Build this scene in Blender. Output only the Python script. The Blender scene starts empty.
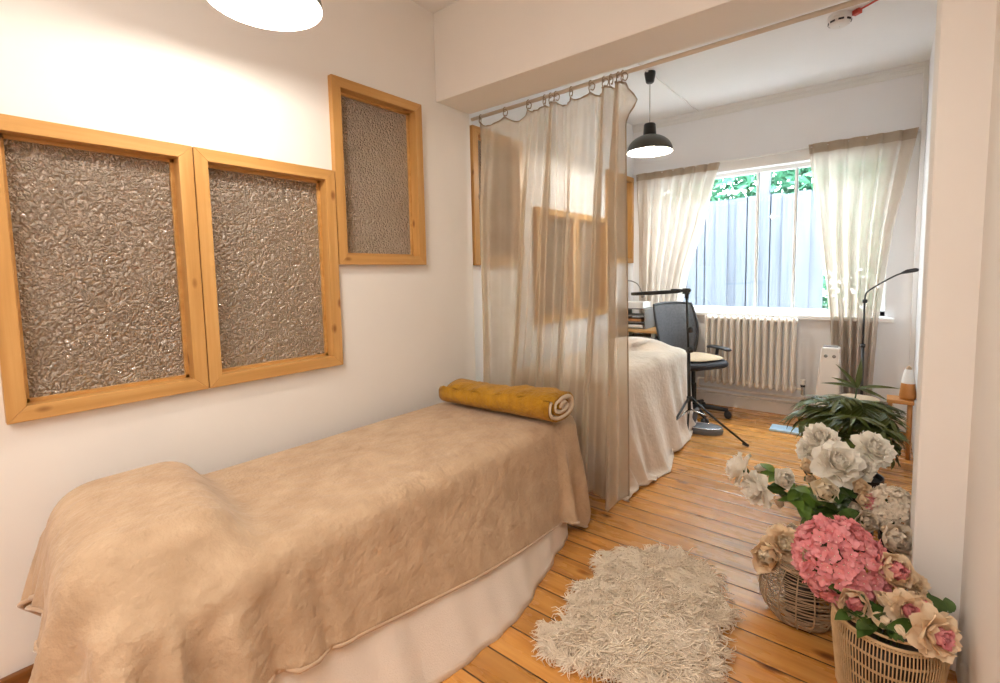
import bpy, bmesh, math, random
import numpy as np
from math import sin, cos, pi, radians, sqrt, atan2
from mathutils import Vector, Matrix, Quaternion

random.seed(7); np.random.seed(7)
SC = bpy.context.scene
COL = SC.collection

# ------------------------------------------------------------------ camera
F_PX, CX, CY = 480.47, 505.24, 313.28            # focal length and principal point in the 1000x683 frame
YAW, PITCH, ROLL = -0.677075, -0.0821776, -0.0190450
CAM = Vector((0, 0, 1.3))
_f = Vector((sin(YAW)*cos(PITCH), cos(YAW)*cos(PITCH), sin(PITCH)))
_r = Vector((cos(YAW), -sin(YAW), 0)); _u = _r.cross(_f)
CR = cos(ROLL)*_r + sin(ROLL)*_u; CU = -sin(ROLL)*_r + cos(ROLL)*_u
cam_d = bpy.data.cameras.new('camera'); cam = bpy.data.objects.new('camera', cam_d); COL.objects.link(cam)
cam.matrix_world = Matrix(((CR.x, CU.x, -_f.x, CAM.x), (CR.y, CU.y, -_f.y, CAM.y), (CR.z, CU.z, -_f.z, CAM.z), (0, 0, 0, 1)))
cam_d.sensor_fit = 'HORIZONTAL'; cam_d.sensor_width = 36.0; cam_d.lens = 36.0*F_PX/1000
cam_d.shift_x = (500-CX)/1000; cam_d.shift_y = (CY-341.5)/1000
cam_d.clip_start = 0.02; cam_d.clip_end = 100
SC.camera = cam

def at(px, py, Y):
    """point of the plane y = Y seen at a pixel of the photograph"""
    d = CR*((px-CX)/F_PX) - CU*((py-CY)/F_PX) + _f
    return CAM + d*((Y-CAM.y)/d.y)
def depth(p): return (Vector(p)-CAM).dot(_f)

# ------------------------------------------------------------------ colour management, sky, lights
SC.view_settings.view_transform = 'Standard'; SC.view_settings.look = 'None'
SC.view_settings.exposure = 0.52; SC.view_settings.gamma = 1.0; SC.view_settings.use_curve_mapping = False
SC.cycles.use_denoising = True
SC.cycles.max_bounces = 10; SC.cycles.diffuse_bounces = 6; SC.cycles.transparent_max_bounces = 16
SC.cycles.sample_clamp_indirect = 6.0
SC.cycles.caustics_reflective = False; SC.cycles.caustics_refractive = False

W = bpy.data.worlds.new('overcast_sky'); SC.world = W; W.use_nodes = True
W.node_tree.nodes['Background'].inputs[0].default_value = (0.88, 0.95, 1.0, 1)
W.node_tree.nodes['Background'].inputs[1].default_value = 19.0

def light(name, kind, loc, energy, color, **kw):
    d = bpy.data.lights.new(name, kind); d.energy = energy; d.color = color
    for k, v in kw.items(): setattr(d, k, v)
    o = bpy.data.objects.new(name, d); o.location = loc; COL.objects.link(o); return o
# sky portal in the window opening (guides the sampling of the sky, adds no light of its own)
pl = light('window_portal', 'AREA', (-.98, 4.99, 1.56), 1, (1, 1, 1), shape='RECTANGLE', size=1.9, size_y=1.28)
pl.rotation_euler = (radians(-90), 0, 0); pl.data.cycles.is_portal = True
# fill light added behind the camera to brighten the near room
rl = light('rear_fill_light', 'AREA', (-0.22, -0.85, 2.74), 44, (1.0, 0.96, 0.92), shape='RECTANGLE', size=1.6, size_y=0.9)

# ------------------------------------------------------------------ materials
def lin(c):
    return tuple(((x/12.92) if x <= 0.04045 else ((x+0.055)/1.055)**2.4) for x in c)
def hexc(h): return lin(tuple(int(h[i:i+2], 16)/255 for i in (0, 2, 4)))
def newmat(name):
    m = bpy.data.materials.new(name); m.use_nodes = True
    nt = m.node_tree; return m, nt, nt.nodes['Principled BSDF']
def setin(b, **kw):
    for k, v in kw.items():
        k = k.replace('_', ' ')
        if k in b.inputs: b.inputs[k].default_value = v
def coords(nt, scale=(1, 1, 1), kind='Object'):
    tc = nt.nodes.new('ShaderNodeTexCoord'); mp = nt.nodes.new('ShaderNodeMapping')
    mp.inputs['Scale'].default_value = scale; nt.links.new(tc.outputs[kind], mp.inputs[0]); return mp.outputs[0]
def noise(nt, co, scale, detail=4, rough=.55):
    n = nt.nodes.new('ShaderNodeTexNoise'); n.inputs['Scale'].default_value = scale
    n.inputs['Detail'].default_value = detail; n.inputs['Roughness'].default_value = rough
    nt.links.new(co, n.inputs['Vector']); return n.outputs['Fac']
def ramp(nt, fac, stops):
    r = nt.nodes.new('ShaderNodeValToRGB'); el = r.color_ramp.elements
    while len(el) < len(stops): el.new(.5)
    for e, (p, c) in zip(el, stops): e.position = p; e.color = (*c, 1)
    nt.links.new(fac, r.inputs[0]); return r.outputs[0]
def bump(nt, b, h, strength, dist=.01):
    n = nt.nodes.new('ShaderNodeBump'); n.inputs['Strength'].default_value = strength; n.inputs['Distance'].default_value = dist
    nt.links.new(h, n.inputs['Height']); nt.links.new(n.outputs[0], b.inputs['Normal'])
def mat(name, c1, c2=None, scale=20, rough=.6, metal=0, bstr=0, bscale=None, bdist=.004, stretch=(1, 1, 1), sheen=0, trans=0, spec=.5, coat=0, subsurf=0):
    m, nt, b = newmat(name); setin(b, Roughness=rough, Metallic=metal, Transmission_Weight=trans, Specular_IOR_Level=spec, Coat_Weight=coat, Sheen_Weight=sheen)
    co = coords(nt, stretch)
    if c2: nt.links.new(ramp(nt, noise(nt, co, scale), [(.3, c1), (.7, c2)]), b.inputs['Base Color'])
    else: b.inputs['Base Color'].default_value = (*c1, 1)
    if bstr: bump(nt, b, noise(nt, co, bscale or scale*4), bstr, bdist)
    return m
def fabric(name, c1, c2, opacity=1.0, transl=.4, scale=8, wave=0):
    """cloth that lets part of the light through (translucent) and, when sheer, part of the view"""
    m, nt, b = newmat(name); nt.nodes.remove(b); out = nt.nodes['Material Output']
    co = coords(nt); col = ramp(nt, noise(nt, co, scale, 5), [(.3, c1), (.7, c2)])
    d = nt.nodes.new('ShaderNodeBsdfDiffuse'); t = nt.nodes.new('ShaderNodeBsdfTranslucent'); mx = nt.nodes.new('ShaderNodeMixShader')
    nt.links.new(col, d.inputs[0]); nt.links.new(col, t.inputs[0]); mx.inputs[0].default_value = transl
    nt.links.new(d.outputs[0], mx.inputs[1]); nt.links.new(t.outputs[0], mx.inputs[2]); last = mx
    if opacity < 1:
        tr = nt.nodes.new('ShaderNodeBsdfTransparent'); tr.inputs[0].default_value = (.98, .95, .9, 1)
        m2 = nt.nodes.new('ShaderNodeMixShader'); m2.inputs[0].default_value = opacity
        nt.links.new(tr.outputs[0], m2.inputs[1]); nt.links.new(mx.outputs[0], m2.inputs[2]); last = m2
    nt.links.new(last.outputs[0], out.inputs[0]); return m

M = {}
M['wall'] = mat('wall_paint', (.79, .757, .715), (.81, .777, .735), 3, .85, bstr=.08, bscale=160, bdist=.002)
M['wall_far'] = mat('wall_paint_white', (.85, .85, .86), (.87, .87, .88), 3, .85, bstr=.06, bscale=160, bdist=.002)
M['ceil'] = mat('ceiling_paint', (.85, .845, .84), (.87, .865, .86), 3, .9)
M['trim'] = mat('gloss_paint', (.82, .78, .73), (.80, .76, .71), 4, .4)
M['rod'] = mat('beige_painted_rod', (.66, .55, .44), None, rough=.5)
M['white'] = mat('white_paint', (.82, .81, .79), None, rough=.4)
M['white_plastic'] = mat('white_plastic', (.78, .75, .71), None, rough=.35)
M['black'] = mat('black_metal', (.012, .012, .012), None, rough=.38)
M['black_plastic'] = mat('black_plastic', (.018, .018, .02), (.025, .025, .028), 60, rough=.5)
M['shade_out'] = mat('dark_grey_enamel', (.065, .063, .056), None, rough=.35)
M['chrome'] = mat('bright_metal', (.6, .6, .6), None, rough=.25, metal=1)
M['radiator'] = mat('radiator_enamel', (.78, .72, .64), None, rough=.35)
M['skirt_brown'] = mat('brown_varnished_wood', (.17, .062, .014), (.24, .095, .022), 9, .35, stretch=(8, 1, 8))

def wood(name, c1, c2, c3, axis, rough=.38, scale=6):
    m, nt, b = newmat(name); setin(b, Roughness=rough, Specular_IOR_Level=.4)
    st = [26, 26, 26]; st[axis] = 1.3
    co = coords(nt, st); n1 = noise(nt, co, 1.0, 6, .6)
    col = ramp(nt, n1, [(.25, c1), (.5, c2), (.75, c3)])
    st2 = [9, 9, 9]; st2[axis] = 4.5
    v = nt.nodes.new('ShaderNodeTexVoronoi'); v.inputs['Scale'].default_value = 1.0
    nt.links.new(coords(nt, st2), v.inputs['Vector'])
    k = ramp(nt, v.outputs['Distance'], [(.05, (.30, .16, .08)), (.13, (1, 1, 1))])
    mx = nt.nodes.new('ShaderNodeMixRGB'); mx.blend_type = 'MULTIPLY'; mx.inputs[0].default_value = .8
    nt.links.new(col, mx.inputs[1]); nt.links.new(k, mx.inputs[2]); nt.links.new(mx.outputs[0], b.inputs['Base Color'])
    bump(nt, b, n1, .12, .002); return m
PINE = [(.42, .21, .058), (.52, .275, .085), (.61, .355, .13)]
M['pine_y'] = wood('pine_lengthwise', *PINE, 1); M['pine_z'] = wood('pine_upright', *PINE, 2); M['pine_x'] = wood('pine_crosswise', *PINE, 0)
M['desk_wood'] = wood('desk_wood', (.42, .22, .07), (.50, .28, .10), (.56, .33, .13), 0)
M['leg_wood'] = wood('leg_wood', (.28, .12, .035), (.34, .16, .05), (.4, .2, .07), 2)

def floor_mat():
    m, nt, b = newmat('varnished_pine_boards'); L = nt.links.new
    BW = .124
    tc = nt.nodes.new('ShaderNodeTexCoord'); sx = nt.nodes.new('ShaderNodeSeparateXYZ'); L(tc.outputs['Object'], sx.inputs[0])
    def math_(op, a, b_=None, c=None):
        n = nt.nodes.new('ShaderNodeMath'); n.operation = op
        for i, v in enumerate((a, b_, c)):
            if v is None: continue
            if isinstance(v, (int, float)): n.inputs[i].default_value = v
            else: L(v, n.inputs[i])
        return n.outputs[0]
    yb = math_('DIVIDE', math_('ADD', sx.outputs['Y'], 10*BW-.066), BW)
    idx = math_('FLOOR', yb); fr = math_('FRACT', yb)
    edge = math_('MINIMUM', fr, math_('SUBTRACT', 1.0, fr))          # 0 at a gap
    wn = nt.nodes.new('ShaderNodeTexWhiteNoise'); wn.noise_dimensions = '1D'; L(idx, wn.inputs['W'])
    off = math_('MULTIPLY', wn.outputs['Value'], 37.0)
    cb = nt.nodes.new('ShaderNodeCombineXYZ')
    L(math_('ADD', math_('MULTIPLY', sx.outputs['X'], 1.6), off), cb.inputs[0]); L(math_('MULTIPLY', sx.outputs['Y'], 30.0), cb.inputs[1]); L(off, cb.inputs[2])
    g = noise(nt, cb.outputs[0], 1.0, 6, .62)
    col = ramp(nt, g, [(.22, (.33, .125, .024)), (.45, (.52, .225, .048)), (.62, (.60, .285, .07)), (.8, (.67, .36, .105))])
    # board to board tint
    hs = nt.nodes.new('ShaderNodeHueSaturation'); L(col, hs.inputs['Color'])
    L(math_('ADD', math_('MULTIPLY', wn.outputs['Value'], .35), .84), hs.inputs['Value'])
    # knots
    cb2 = nt.nodes.new('ShaderNodeCombineXYZ')
    L(math_('ADD', math_('MULTIPLY', sx.outputs['X'], 3.2), off), cb2.inputs[0]); L(math_('MULTIPLY', sx.outputs['Y'], 7.0), cb2.inputs[1]); L(off, cb2.inputs[2])
    v = nt.nodes.new('ShaderNodeTexVoronoi'); v.inputs['Scale'].default_value = 1.0; L(cb2.outputs[0], v.inputs['Vector'])
    k = ramp(nt, v.outputs['Distance'], [(.04, (.20, .09, .04)), (.10, (.55, .42, .3)), (.16, (1, 1, 1))])
    mk = nt.nodes.new('ShaderNodeMixRGB'); mk.blend_type = 'MULTIPLY'; mk.inputs[0].default_value = .9; L(hs.outputs[0], mk.inputs[1]); L(k, mk.inputs[2])
    gap = ramp(nt, edge, [(.012, (.05, .022, .008)), (.034, (1, 1, 1))])
    mg = nt.nodes.new('ShaderNodeMixRGB'); mg.blend_type = 'MULTIPLY'; mg.inputs[0].default_value = 1; L(mk.outputs[0], mg.inputs[1]); L(gap, mg.inputs[2])
    L(mg.outputs[0], b.inputs['Base Color'])
    rn = noise(nt, coords(nt, (3, 14, 1)), 1.2, 4)
    L(ramp(nt, rn, [(.3, (.20,)*3), (.7, (.36,)*3)]), b.inputs['Roughness'])
    setin(b, Specular_IOR_Level=.6, Coat_Weight=.25, Coat_Roughness=.22)
    hgt = math_('ADD', math_('MULTIPLY', g, .08), math_('MINIMUM', math_('MULTIPLY', edge, 14.0), 1.0))
    bump(nt, b, hgt, .5, .003); return m
M['floor'] = floor_mat()

def cathedral_glass():
    m, nt, b = newmat('hammered_obscure_glass')
    co = coords(nt); n = noise(nt, co, 62, 1.5, .5)
    def mth(op, x, y=None):
        k = nt.nodes.new('ShaderNodeMath'); k.operation = op; nt.links.new(x, k.inputs[0])
        if y is not None: k.inputs[1].default_value = y
        return k.outputs[0]
    ridge = mth('ABSOLUTE', mth('SUBTRACT', n, .5)); ridge = mth('MULTIPLY', mth('SQRT', mth('ADD', ridge, .0006)), -1.0)
    setin(b, Roughness=.10, Transmission_Weight=.25, IOR=1.6, Specular_IOR_Level=.9, Coat_Weight=1.0, Coat_IOR=1.9, Coat_Roughness=.07)
    nt.links.new(ramp(nt, noise(nt, co, 2.2, 3), [(.3, (.50, .42, .345)), (.7, (.60, .51, .425))]), b.inputs['Base Color'])
    bp = nt.nodes.new('ShaderNodeBump'); bp.inputs['Strength'].default_value = 1.0; bp.inputs['Distance'].default_value = .042
    nt.links.new(ridge, bp.inputs['Height']); nt.links.new(bp.outputs[0], b.inputs['Normal']); nt.links.new(bp.outputs[0], b.inputs['Coat Normal']); return m
M['obscure'] = cathedral_glass()

def clear_glass():
    m, nt, b = newmat('clear_window_glass'); nt.nodes.remove(b); out = nt.nodes['Material Output']
    t = nt.nodes.new('ShaderNodeBsdfTransparent'); t.inputs[0].default_value = (.95, .98, 1, 1)
    g = nt.nodes.new('ShaderNodeBsdfGlossy'); g.inputs['Roughness'].default_value = .02
    mx = nt.nodes.new('ShaderNodeMixShader'); mx.inputs[0].default_value = .05
    nt.links.new(t.outputs[0], mx.inputs[1]); nt.links.new(g.outputs[0], mx.inputs[2]); nt.links.new(mx.outputs[0], out.inputs[0]); return m
M['glass'] = clear_glass()
def emit(name, c, s):
    m, nt, b = newmat(name); setin(b, Emission_Strength=s); b.inputs['Emission Color'].default_value = (*c, 1); b.inputs['Base Color'].default_value = (*c, 1); return m
M['bulb'] = emit('lit_bulb', (1, .86, .66), 30)

M['fleece'] = mat('beige_fleece', (.41, .275, .165), (.53, .375, .24), 9, .95, bstr=.7, bscale=22, bdist=.018, sheen=.15)
M['fleece_hem'] = mat('beige_fleece_hem', (.46, .32, .20), (.52, .36, .235), 20, .95, sheen=.5)
M['sheet'] = mat('cream_sheet', (.74, .665, .58), (.78, .70, .615), 9, .92, bstr=.5, bscale=240, bdist=.003, sheen=.3)
M['velvet'] = mat('pale_beige_velour', (.58, .47, .37), (.70, .585, .475), 6, .8, bstr=.6, bscale=26, bdist=.012, sheen=.8)
M['mustard'] = mat('mustard_plush', (.30, .135, .002), (.47, .235, .006), 16, .95, bstr=.9, bscale=60, bdist=.012, sheen=.1)
M['sherpa'] = mat('cream_sherpa', (.72, .58, .42), (.78, .65, .50), 60, .98, bstr=.8, bscale=200, bdist=.006)
M['sheer'] = fabric('sheer_beige_voile', (.60, .50, .385), (.66, .56, .445), .56, .5)
M['sheer_hem'] = fabric('beige_voile_hem', (.43, .33, .235), (.48, .37, .27), .93, .35)
M['linen'] = fabric('pale_linen_voile', (.64, .56, .48), (.70, .62, .54), .95, .40)
M['linen_hem'] = fabric('linen_heading', (.47, .38, .29), (.52, .43, .33), .96, .3)
M['wool'] = mat('cream_sheepskin', (.80, .67, .515), (.90, .79, .645), 14, 1.0)
M['hide'] = mat('sheepskin_backing', (.5, .38, .27), None, rough=1)
M['mesh_fabric'] = fabric('dark_grey_mesh', (.12, .127, .14), (.165, .17, .185), .76, .25, 60)
M['cushion'] = mat('beige_seat_pad', (.36, .265, .17), (.42, .32, .215), 30, .95)
M['seat_fabric'] = mat('black_seat_fabric', (.02, .02, .024), (.035, .035, .04), 90, .9)
M['rattan'] = mat('grey_brown_rattan', (.30, .20, .115), (.43, .30, .18), 40, .6)
M['rattan_pale'] = mat('honey_rattan', (.52, .36, .19), (.64, .46, .26), 40, .6)
def petal_mat(name, a, b_, rough=.75): 
    return fabric(name, a, b_, 1.0, .24, 45)
M['petal_white'] = petal_mat('white_peony_petal', (.95, .895, .80), (.96, .925, .85))
M['petal_cream'] = petal_mat('cream_rose_petal', (.93, .82, .63), (.95, .87, .72))
M['petal_peach'] = petal_mat('peach_petal', (.90, .71, .48), (.93, .78, .57))
M['petal_tan'] = petal_mat('beige_dried_petal', (.80, .69, .55), (.87, .78, .66))
M['petal_pink'] = petal_mat('pink_hydrangea_petal', (.80, .29, .31), (.88, .44, .45))
M['petal_rose'] = petal_mat('deep_rose_petal', (.80, .30, .33), (.87, .44, .44))
M['petal_blush'] = petal_mat('blush_cream_petal', (.87, .69, .48), (.91, .77, .57))
M['leaf'] = mat('dark_green_leaf', (.035, .072, .010), (.065, .125, .020), 30, .42)
M['leaf_bright'] = mat('fresh_green_leaf', (.075, .15, .015), (.13, .22, .03), 30, .45)
M['palm'] = mat('palm_green', (.058, .072, .010), (.105, .128, .028), 24, .40)
M['stem'] = mat('stem_green', (.06, .09, .02), None, rough=.6)
M['cane'] = mat('brown_cane', (.16, .075, .03), (.22, .11, .05), 30, .6)
M['pot'] = mat('dark_pot', (.03, .02, .014), None, rough=.5)
M['soil'] = mat('soil', (.02, .013, .008), (.04, .028, .018), 80, 1)
M['blue'] = mat('pale_blue_vinyl', (.42, .62, .80), None, rough=.3)
M['red'] = mat('red_plastic', (.55, .055, .03), None, rough=.4)
M['pewter'] = mat('grey_moulded_rubber', (.10, .105, .12), (.14, .145, .16), 120, .6)
M['fence'] = mat('weathered_grey_boards', (.068, .077, .095), (.10, .11, .128), 2.5, .9, stretch=(14, 1, .6))
M['foliage'] = mat('bright_spring_leaves', (.032, .15, .075), (.07, .24, .125), 5, .6)
M['slab'] = mat('paving', (.62, .62, .62), (.7, .7, .7), 6, .9)
M['paper'] = mat('paper', (.75, .73, .70), None, rough=.8)
M['grey'] = mat('grey_plastic', (.22, .21, .20), None, rough=.5)
M['amber'] = mat('amber_wood', (.42, .17, .04), (.50, .22, .06), 20, .4)

# ------------------------------------------------------------------ mesh helpers
ORG = {}
class MB:
    def __init__(s): s.v = []; s.f = []
    def add(s, vs, fs):
        o = len(s.v); s.v += [tuple(v) for v in vs]; s.f += [tuple(i+o for i in f) for f in fs]; return s
    def box(s, c, h, rot=None):
        vs = []
        for sx in (-1, 1):
            for sy in (-1, 1):
                for sz in (-1, 1):
                    p = Vector((sx*h[0], sy*h[1], sz*h[2]))
                    if rot is not None: p = rot @ p
                    vs.append(Vector(c)+p)
        return s.add(vs, [(0, 1, 3, 2), (4, 6, 7, 5), (0, 4, 5, 1), (2, 3, 7, 6), (0, 2, 6, 4), (1, 5, 7, 3)])
    def ab(s, a, b): return s.box([(a[i]+b[i])/2 for i in range(3)], [abs(b[i]-a[i])/2 for i in range(3)])
    def tube(s, pts, r, n=8, closed=False, cap=True, flat=1.0):
        pts = [Vector(p) for p in pts]; k = len(pts); rs = r if isinstance(r, (list, tuple)) else [r]*k
        o = len(s.v); nrm = None
        for i, p in enumerate(pts):
            if closed: t = pts[(i+1) % k]-pts[i-1]
            else: t = pts[min(i+1, k-1)]-pts[max(i-1, 0)]
            t = t.normalized() if t.length > 1e-9 else Vector((0, 0, 1))
            if nrm is None:
                a = Vector((0, 0, 1)) if abs(t.z) < .9 else Vector((1, 0, 0)); nrm = (a-t*a.dot(t)).normalized()
            else:
                nrm = nrm-t*nrm.dot(t); nrm = nrm.normalized() if nrm.length > 1e-6 else t.orthogonal().normalized()
            bn = t.cross(nrm)
            for j in range(n):
                a = 2*pi*j/n; s.v.append(tuple(p+(nrm*cos(a)*flat+bn*sin(a))*rs[i]))
        for i in range(k if closed else k-1):
            for j in range(n):
                a = o+i*n+j; b = o+i*n+(j+1) % n; c = o+((i+1) % k)*n+(j+1) % n; d = o+((i+1) % k)*n+j
                s.f.append((a, b, c, d))
        if cap and not closed:
            s.f.append(tuple(o+j for j in range(n))[::-1]); s.f.append(tuple(o+(k-1)*n+j for j in range(n)))
        return s
    def lathe(s, prof, c=(0, 0, 0), n=32, rot=None, cap=False):
        o = len(s.v); c = Vector(c)
        for (r, z) in prof:
            for j in range(n):
                p = Vector((r*cos(2*pi*j/n), r*sin(2*pi*j/n), z))
                if rot is not None: p = rot @ p
                s.v.append(tuple(c+p))
        for i in range(len(prof)-1):
            for j in range(n):
                s.f.append((o+i*n+j, o+i*n+(j+1) % n, o+(i+1)*n+(j+1) % n, o+(i+1)*n+j))
        if cap:
            s.f.append(tuple(o+j for j in range(n))[::-1]); s.f.append(tuple(o+(len(prof)-1)*n+j for j in range(n)))
        return s
    def grid(s, G, closeu=False):
        G = np.asarray(G); a, b = G.shape[:2]; o = len(s.v); s.v += [tuple(p) for p in G.reshape(-1, 3)]
        for i in range(a if closeu else a-1):
            for j in range(b-1):
                i2 = (i+1) % a; s.f.append((o+i*b+j, o+i2*b+j, o+i2*b+j+1, o+i*b+j+1))
        return s
    def build(s, name, m, parent=None, smooth=True, bevel=0, subsurf=0, solid=0, soff=0, sharp=None, local=False):
        org = Vector((0, 0, 0)) if local or parent is None else ORG.get(parent.as_pointer(), Vector((0, 0, 0)))
        me = bpy.data.meshes.new(name)
        me.from_pydata([(v[0]-org.x, v[1]-org.y, v[2]-org.z) for v in s.v], [], s.f); me.update()
        ms = m if isinstance(m, list) else [m]
        for x in ms: me.materials.append(x)
        if smooth:
            me.polygons.foreach_set('use_smooth', [True]*len(me.polygons))
            if sharp is not None: me.set_sharp_from_angle(angle=radians(sharp))
        bm = bmesh.new(); bm.from_mesh(me); bmesh.ops.recalc_face_normals(bm, faces=bm.faces) if len(me.polygons) < 60000 and solid == 0 else None
        bm.to_mesh(me); bm.free()
        o = bpy.data.objects.new(name, me); COL.objects.link(o)
        if parent is not None: o.parent = parent; ORG[o.as_pointer()] = org
        if bevel:
            b = o.modifiers.new('bevel', 'BEVEL'); b.width = bevel; b.segments = 2; b.limit_method = 'ANGLE'; b.angle_limit = radians(40)
        if subsurf:
            b = o.modifiers.new('subdivision', 'SUBSURF'); b.levels = subsurf; b.render_levels = subsurf
        if solid:
            b = o.modifiers.new('thickness', 'SOLIDIFY'); b.thickness = solid; b.offset = soff
        return o
def tag(o, label=None, cat=None, group=None, kind=None):
    if label: o['label'] = label
    if cat: o['category'] = cat
    if group: o['group'] = group
    if kind: o['kind'] = kind
    return o
def thing(name, label, cat, loc, group=None):
    o = bpy.data.objects.new(name, None); COL.objects.link(o); o.location = loc; o.empty_display_size = .05
    ORG[o.as_pointer()] = Vector(loc); return tag(o, label, cat, group)
def struct(o, label=None): return tag(o, label, None, None, 'structure')
def smooth_path(pts, k=6):
    P = [Vector(p) for p in pts]; P = [2*P[0]-P[1]]+P+[2*P[-1]-P[-2]]; out = []
    for i in range(1, len(P)-2):
        for j in range(k):
            t = j/k; a, b, c, d = P[i-1:i+3]
            out.append(.5*((2*b)+(c-a)*t+(2*a-5*b+4*c-d)*t*t+(3*b-a-3*c+d)*t**3))
    out.append(P[-2]); return out

# ------------------------------------------------------------------ cloth draping (position based dynamics in numpy)
def drape(P, su, sv, sdf, steps=150, iters=10, thick=.008, friction=.45, pin=None):
    P = P.copy(); old = P.copy(); g = np.array([0, 0, -9.8])*(1/60)**2
    nu, nv = P.shape[:2]; dg = sqrt(su*su+sv*sv); cons = []
    for par in (0, 1):
        cons += [((slice(par, nu-1, 2), slice(None)), (slice(par+1, nu, 2), slice(None)), su, 1.0),
                 ((slice(None), slice(par, nv-1, 2)), (slice(None), slice(par+1, nv, 2)), sv, 1.0),
                 ((slice(par, nu-1, 2), slice(0, nv-1)), (slice(par+1, nu, 2), slice(1, nv)), dg, .75),
                 ((slice(par, nu-1, 2), slice(1, nv)), (slice(par+1, nu, 2), slice(0, nv-1)), dg, .75)]
    bend = []
    for axis, n, L in ((0, nu, 3*su), (1, nv, 3*sv)):
        idx = np.arange(n-3)
        for q in (0, 1):
            a = idx[(idx//3) % 2 == q]
            A = (a, slice(None)) if axis == 0 else (slice(None), a); B = (a+3, slice(None)) if axis == 0 else (slice(None), a+3)
            bend.append((A, B, L, .025))
    for st in range(steps):
        vel = (P-old)*.97; old = P.copy(); P = P+vel+g
        for it in range(iters):
            for (A, B, L, k) in cons+(bend if it % 2 == 0 else []):
                d = P[B]-P[A]; l = np.sqrt((d*d).sum(-1, keepdims=True))+1e-9
                c = d*((l-L)/l*.5*k); P[A] += c; P[B] -= c
            if it % 3 == 2 or it == iters-1:
                q = P.reshape(-1, 3); dd = sdf(q); m = dd < thick
                if m.any():
                    x = q[m]; e = 2e-3; n = np.stack([sdf(x+np.eye(3)[i]*e)-sdf(x-np.eye(3)[i]*e) for i in range(3)], -1)
                    n /= np.linalg.norm(n, axis=-1, keepdims=True)+1e-9
                    q[m] = x+n*(thick-dd[m])[:, None]; P = q.reshape(nu, nv, 3)
                    if it == iters-1:
                        oq = old.reshape(-1, 3); mv = q[m]-oq[m]; tn = mv-n*(mv*n).sum(-1, keepdims=True)
                        mu = np.where(n[:, 2:3] > .6, .96, friction); q[m] -= tn*mu; P = q.reshape(nu, nv, 3)
    return P
def rbox_sdf(p, c, h, r):
    q = np.abs(p-np.array(c))-(np.array(h)-r)
    return np.linalg.norm(np.maximum(q, 0), axis=-1)+np.minimum(q.max(-1), 0)-r
def smin(a, b, k=.06):
    h = np.clip(.5+.5*(b-a)/k, 0, 1); return b*(1-h)+a*h-k*h*(1-h)

# ================================================================== SETTING
XL, XR, YF, ZC = -2.103, 0.207, 4.83, 2.795      # left wall, right wall, far wall, ceiling
XL2 = -2.135                                      # left wall of the far bay, slightly set back
YB0, YB1, ZB = 2.01, 2.29, 2.30                  # beam
XP = 0.088                                        # pier face
YBACK = -1.7
XR2 = 0.16
struct(MB().ab((XL-.15, YBACK-.1, -.05), (XR+.3, YF+.1, 0)).build('floor', M['floor'], smooth=False), 'varnished orange pine floorboards running across the room')
struct(MB().ab((XL-.3, YBACK-.1, ZC), (XR+.3, YF+.2, ZC+.06)).build('ceiling', M['ceil'], smooth=False))
def wall_with_holes(name, x0, x1, y0, y1, z0, z1, holes, m):
    """upright wall along y (thickness x0..x1) with rectangular openings (ya,yb,za,zb)"""
    b = MB(); ys = sorted({y0, y1, *[h[0] for h in holes], *[h[1] for h in holes]})
    for a, c in zip(ys[:-1], ys[1:]):
        hs = sorted([h for h in holes if h[0] <= a+1e-6 and h[1] >= c-1e-6], key=lambda h: h[2]); z = z0
        for h in hs: b.ab((x0, a, z), (x1, c, h[2])); z = h[3]
        b.ab((x0, a, z), (x1, c, z1))
    return struct(b.build(name, m, smooth=False))
FRW = .048
WIN = [  # outer frame rectangles on the left wall: y0,y1,z0,z1
    (0.161, 0.716, .872, 1.801), (0.7195, 1.311, .872, 1.801), (1.317, 1.872, 1.359, 2.245)]
WIN2 = [(2.325, 2.86, 1.359, 2.245), (3.02, 3.60, .90, 1.80), (3.61, 4.19, .90, 1.80), (4.20, 4.775, 1.385, 2.255)]
hole = lambda w: (w[0]+.02, w[1]-.02, w[2]+.02, w[3]-.02)
wall_with_holes('wall_left', XL-.12, XL, YBACK, YB1+.004, 0, ZC, [hole(w) for w in WIN], M['wall'])
wall_with_holes('wall_left_far', XL2-.12, XL2, YB1+.004, YF+.1, 0, ZC, [hole(w) for w in WIN2], M['wall_far'])
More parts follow.
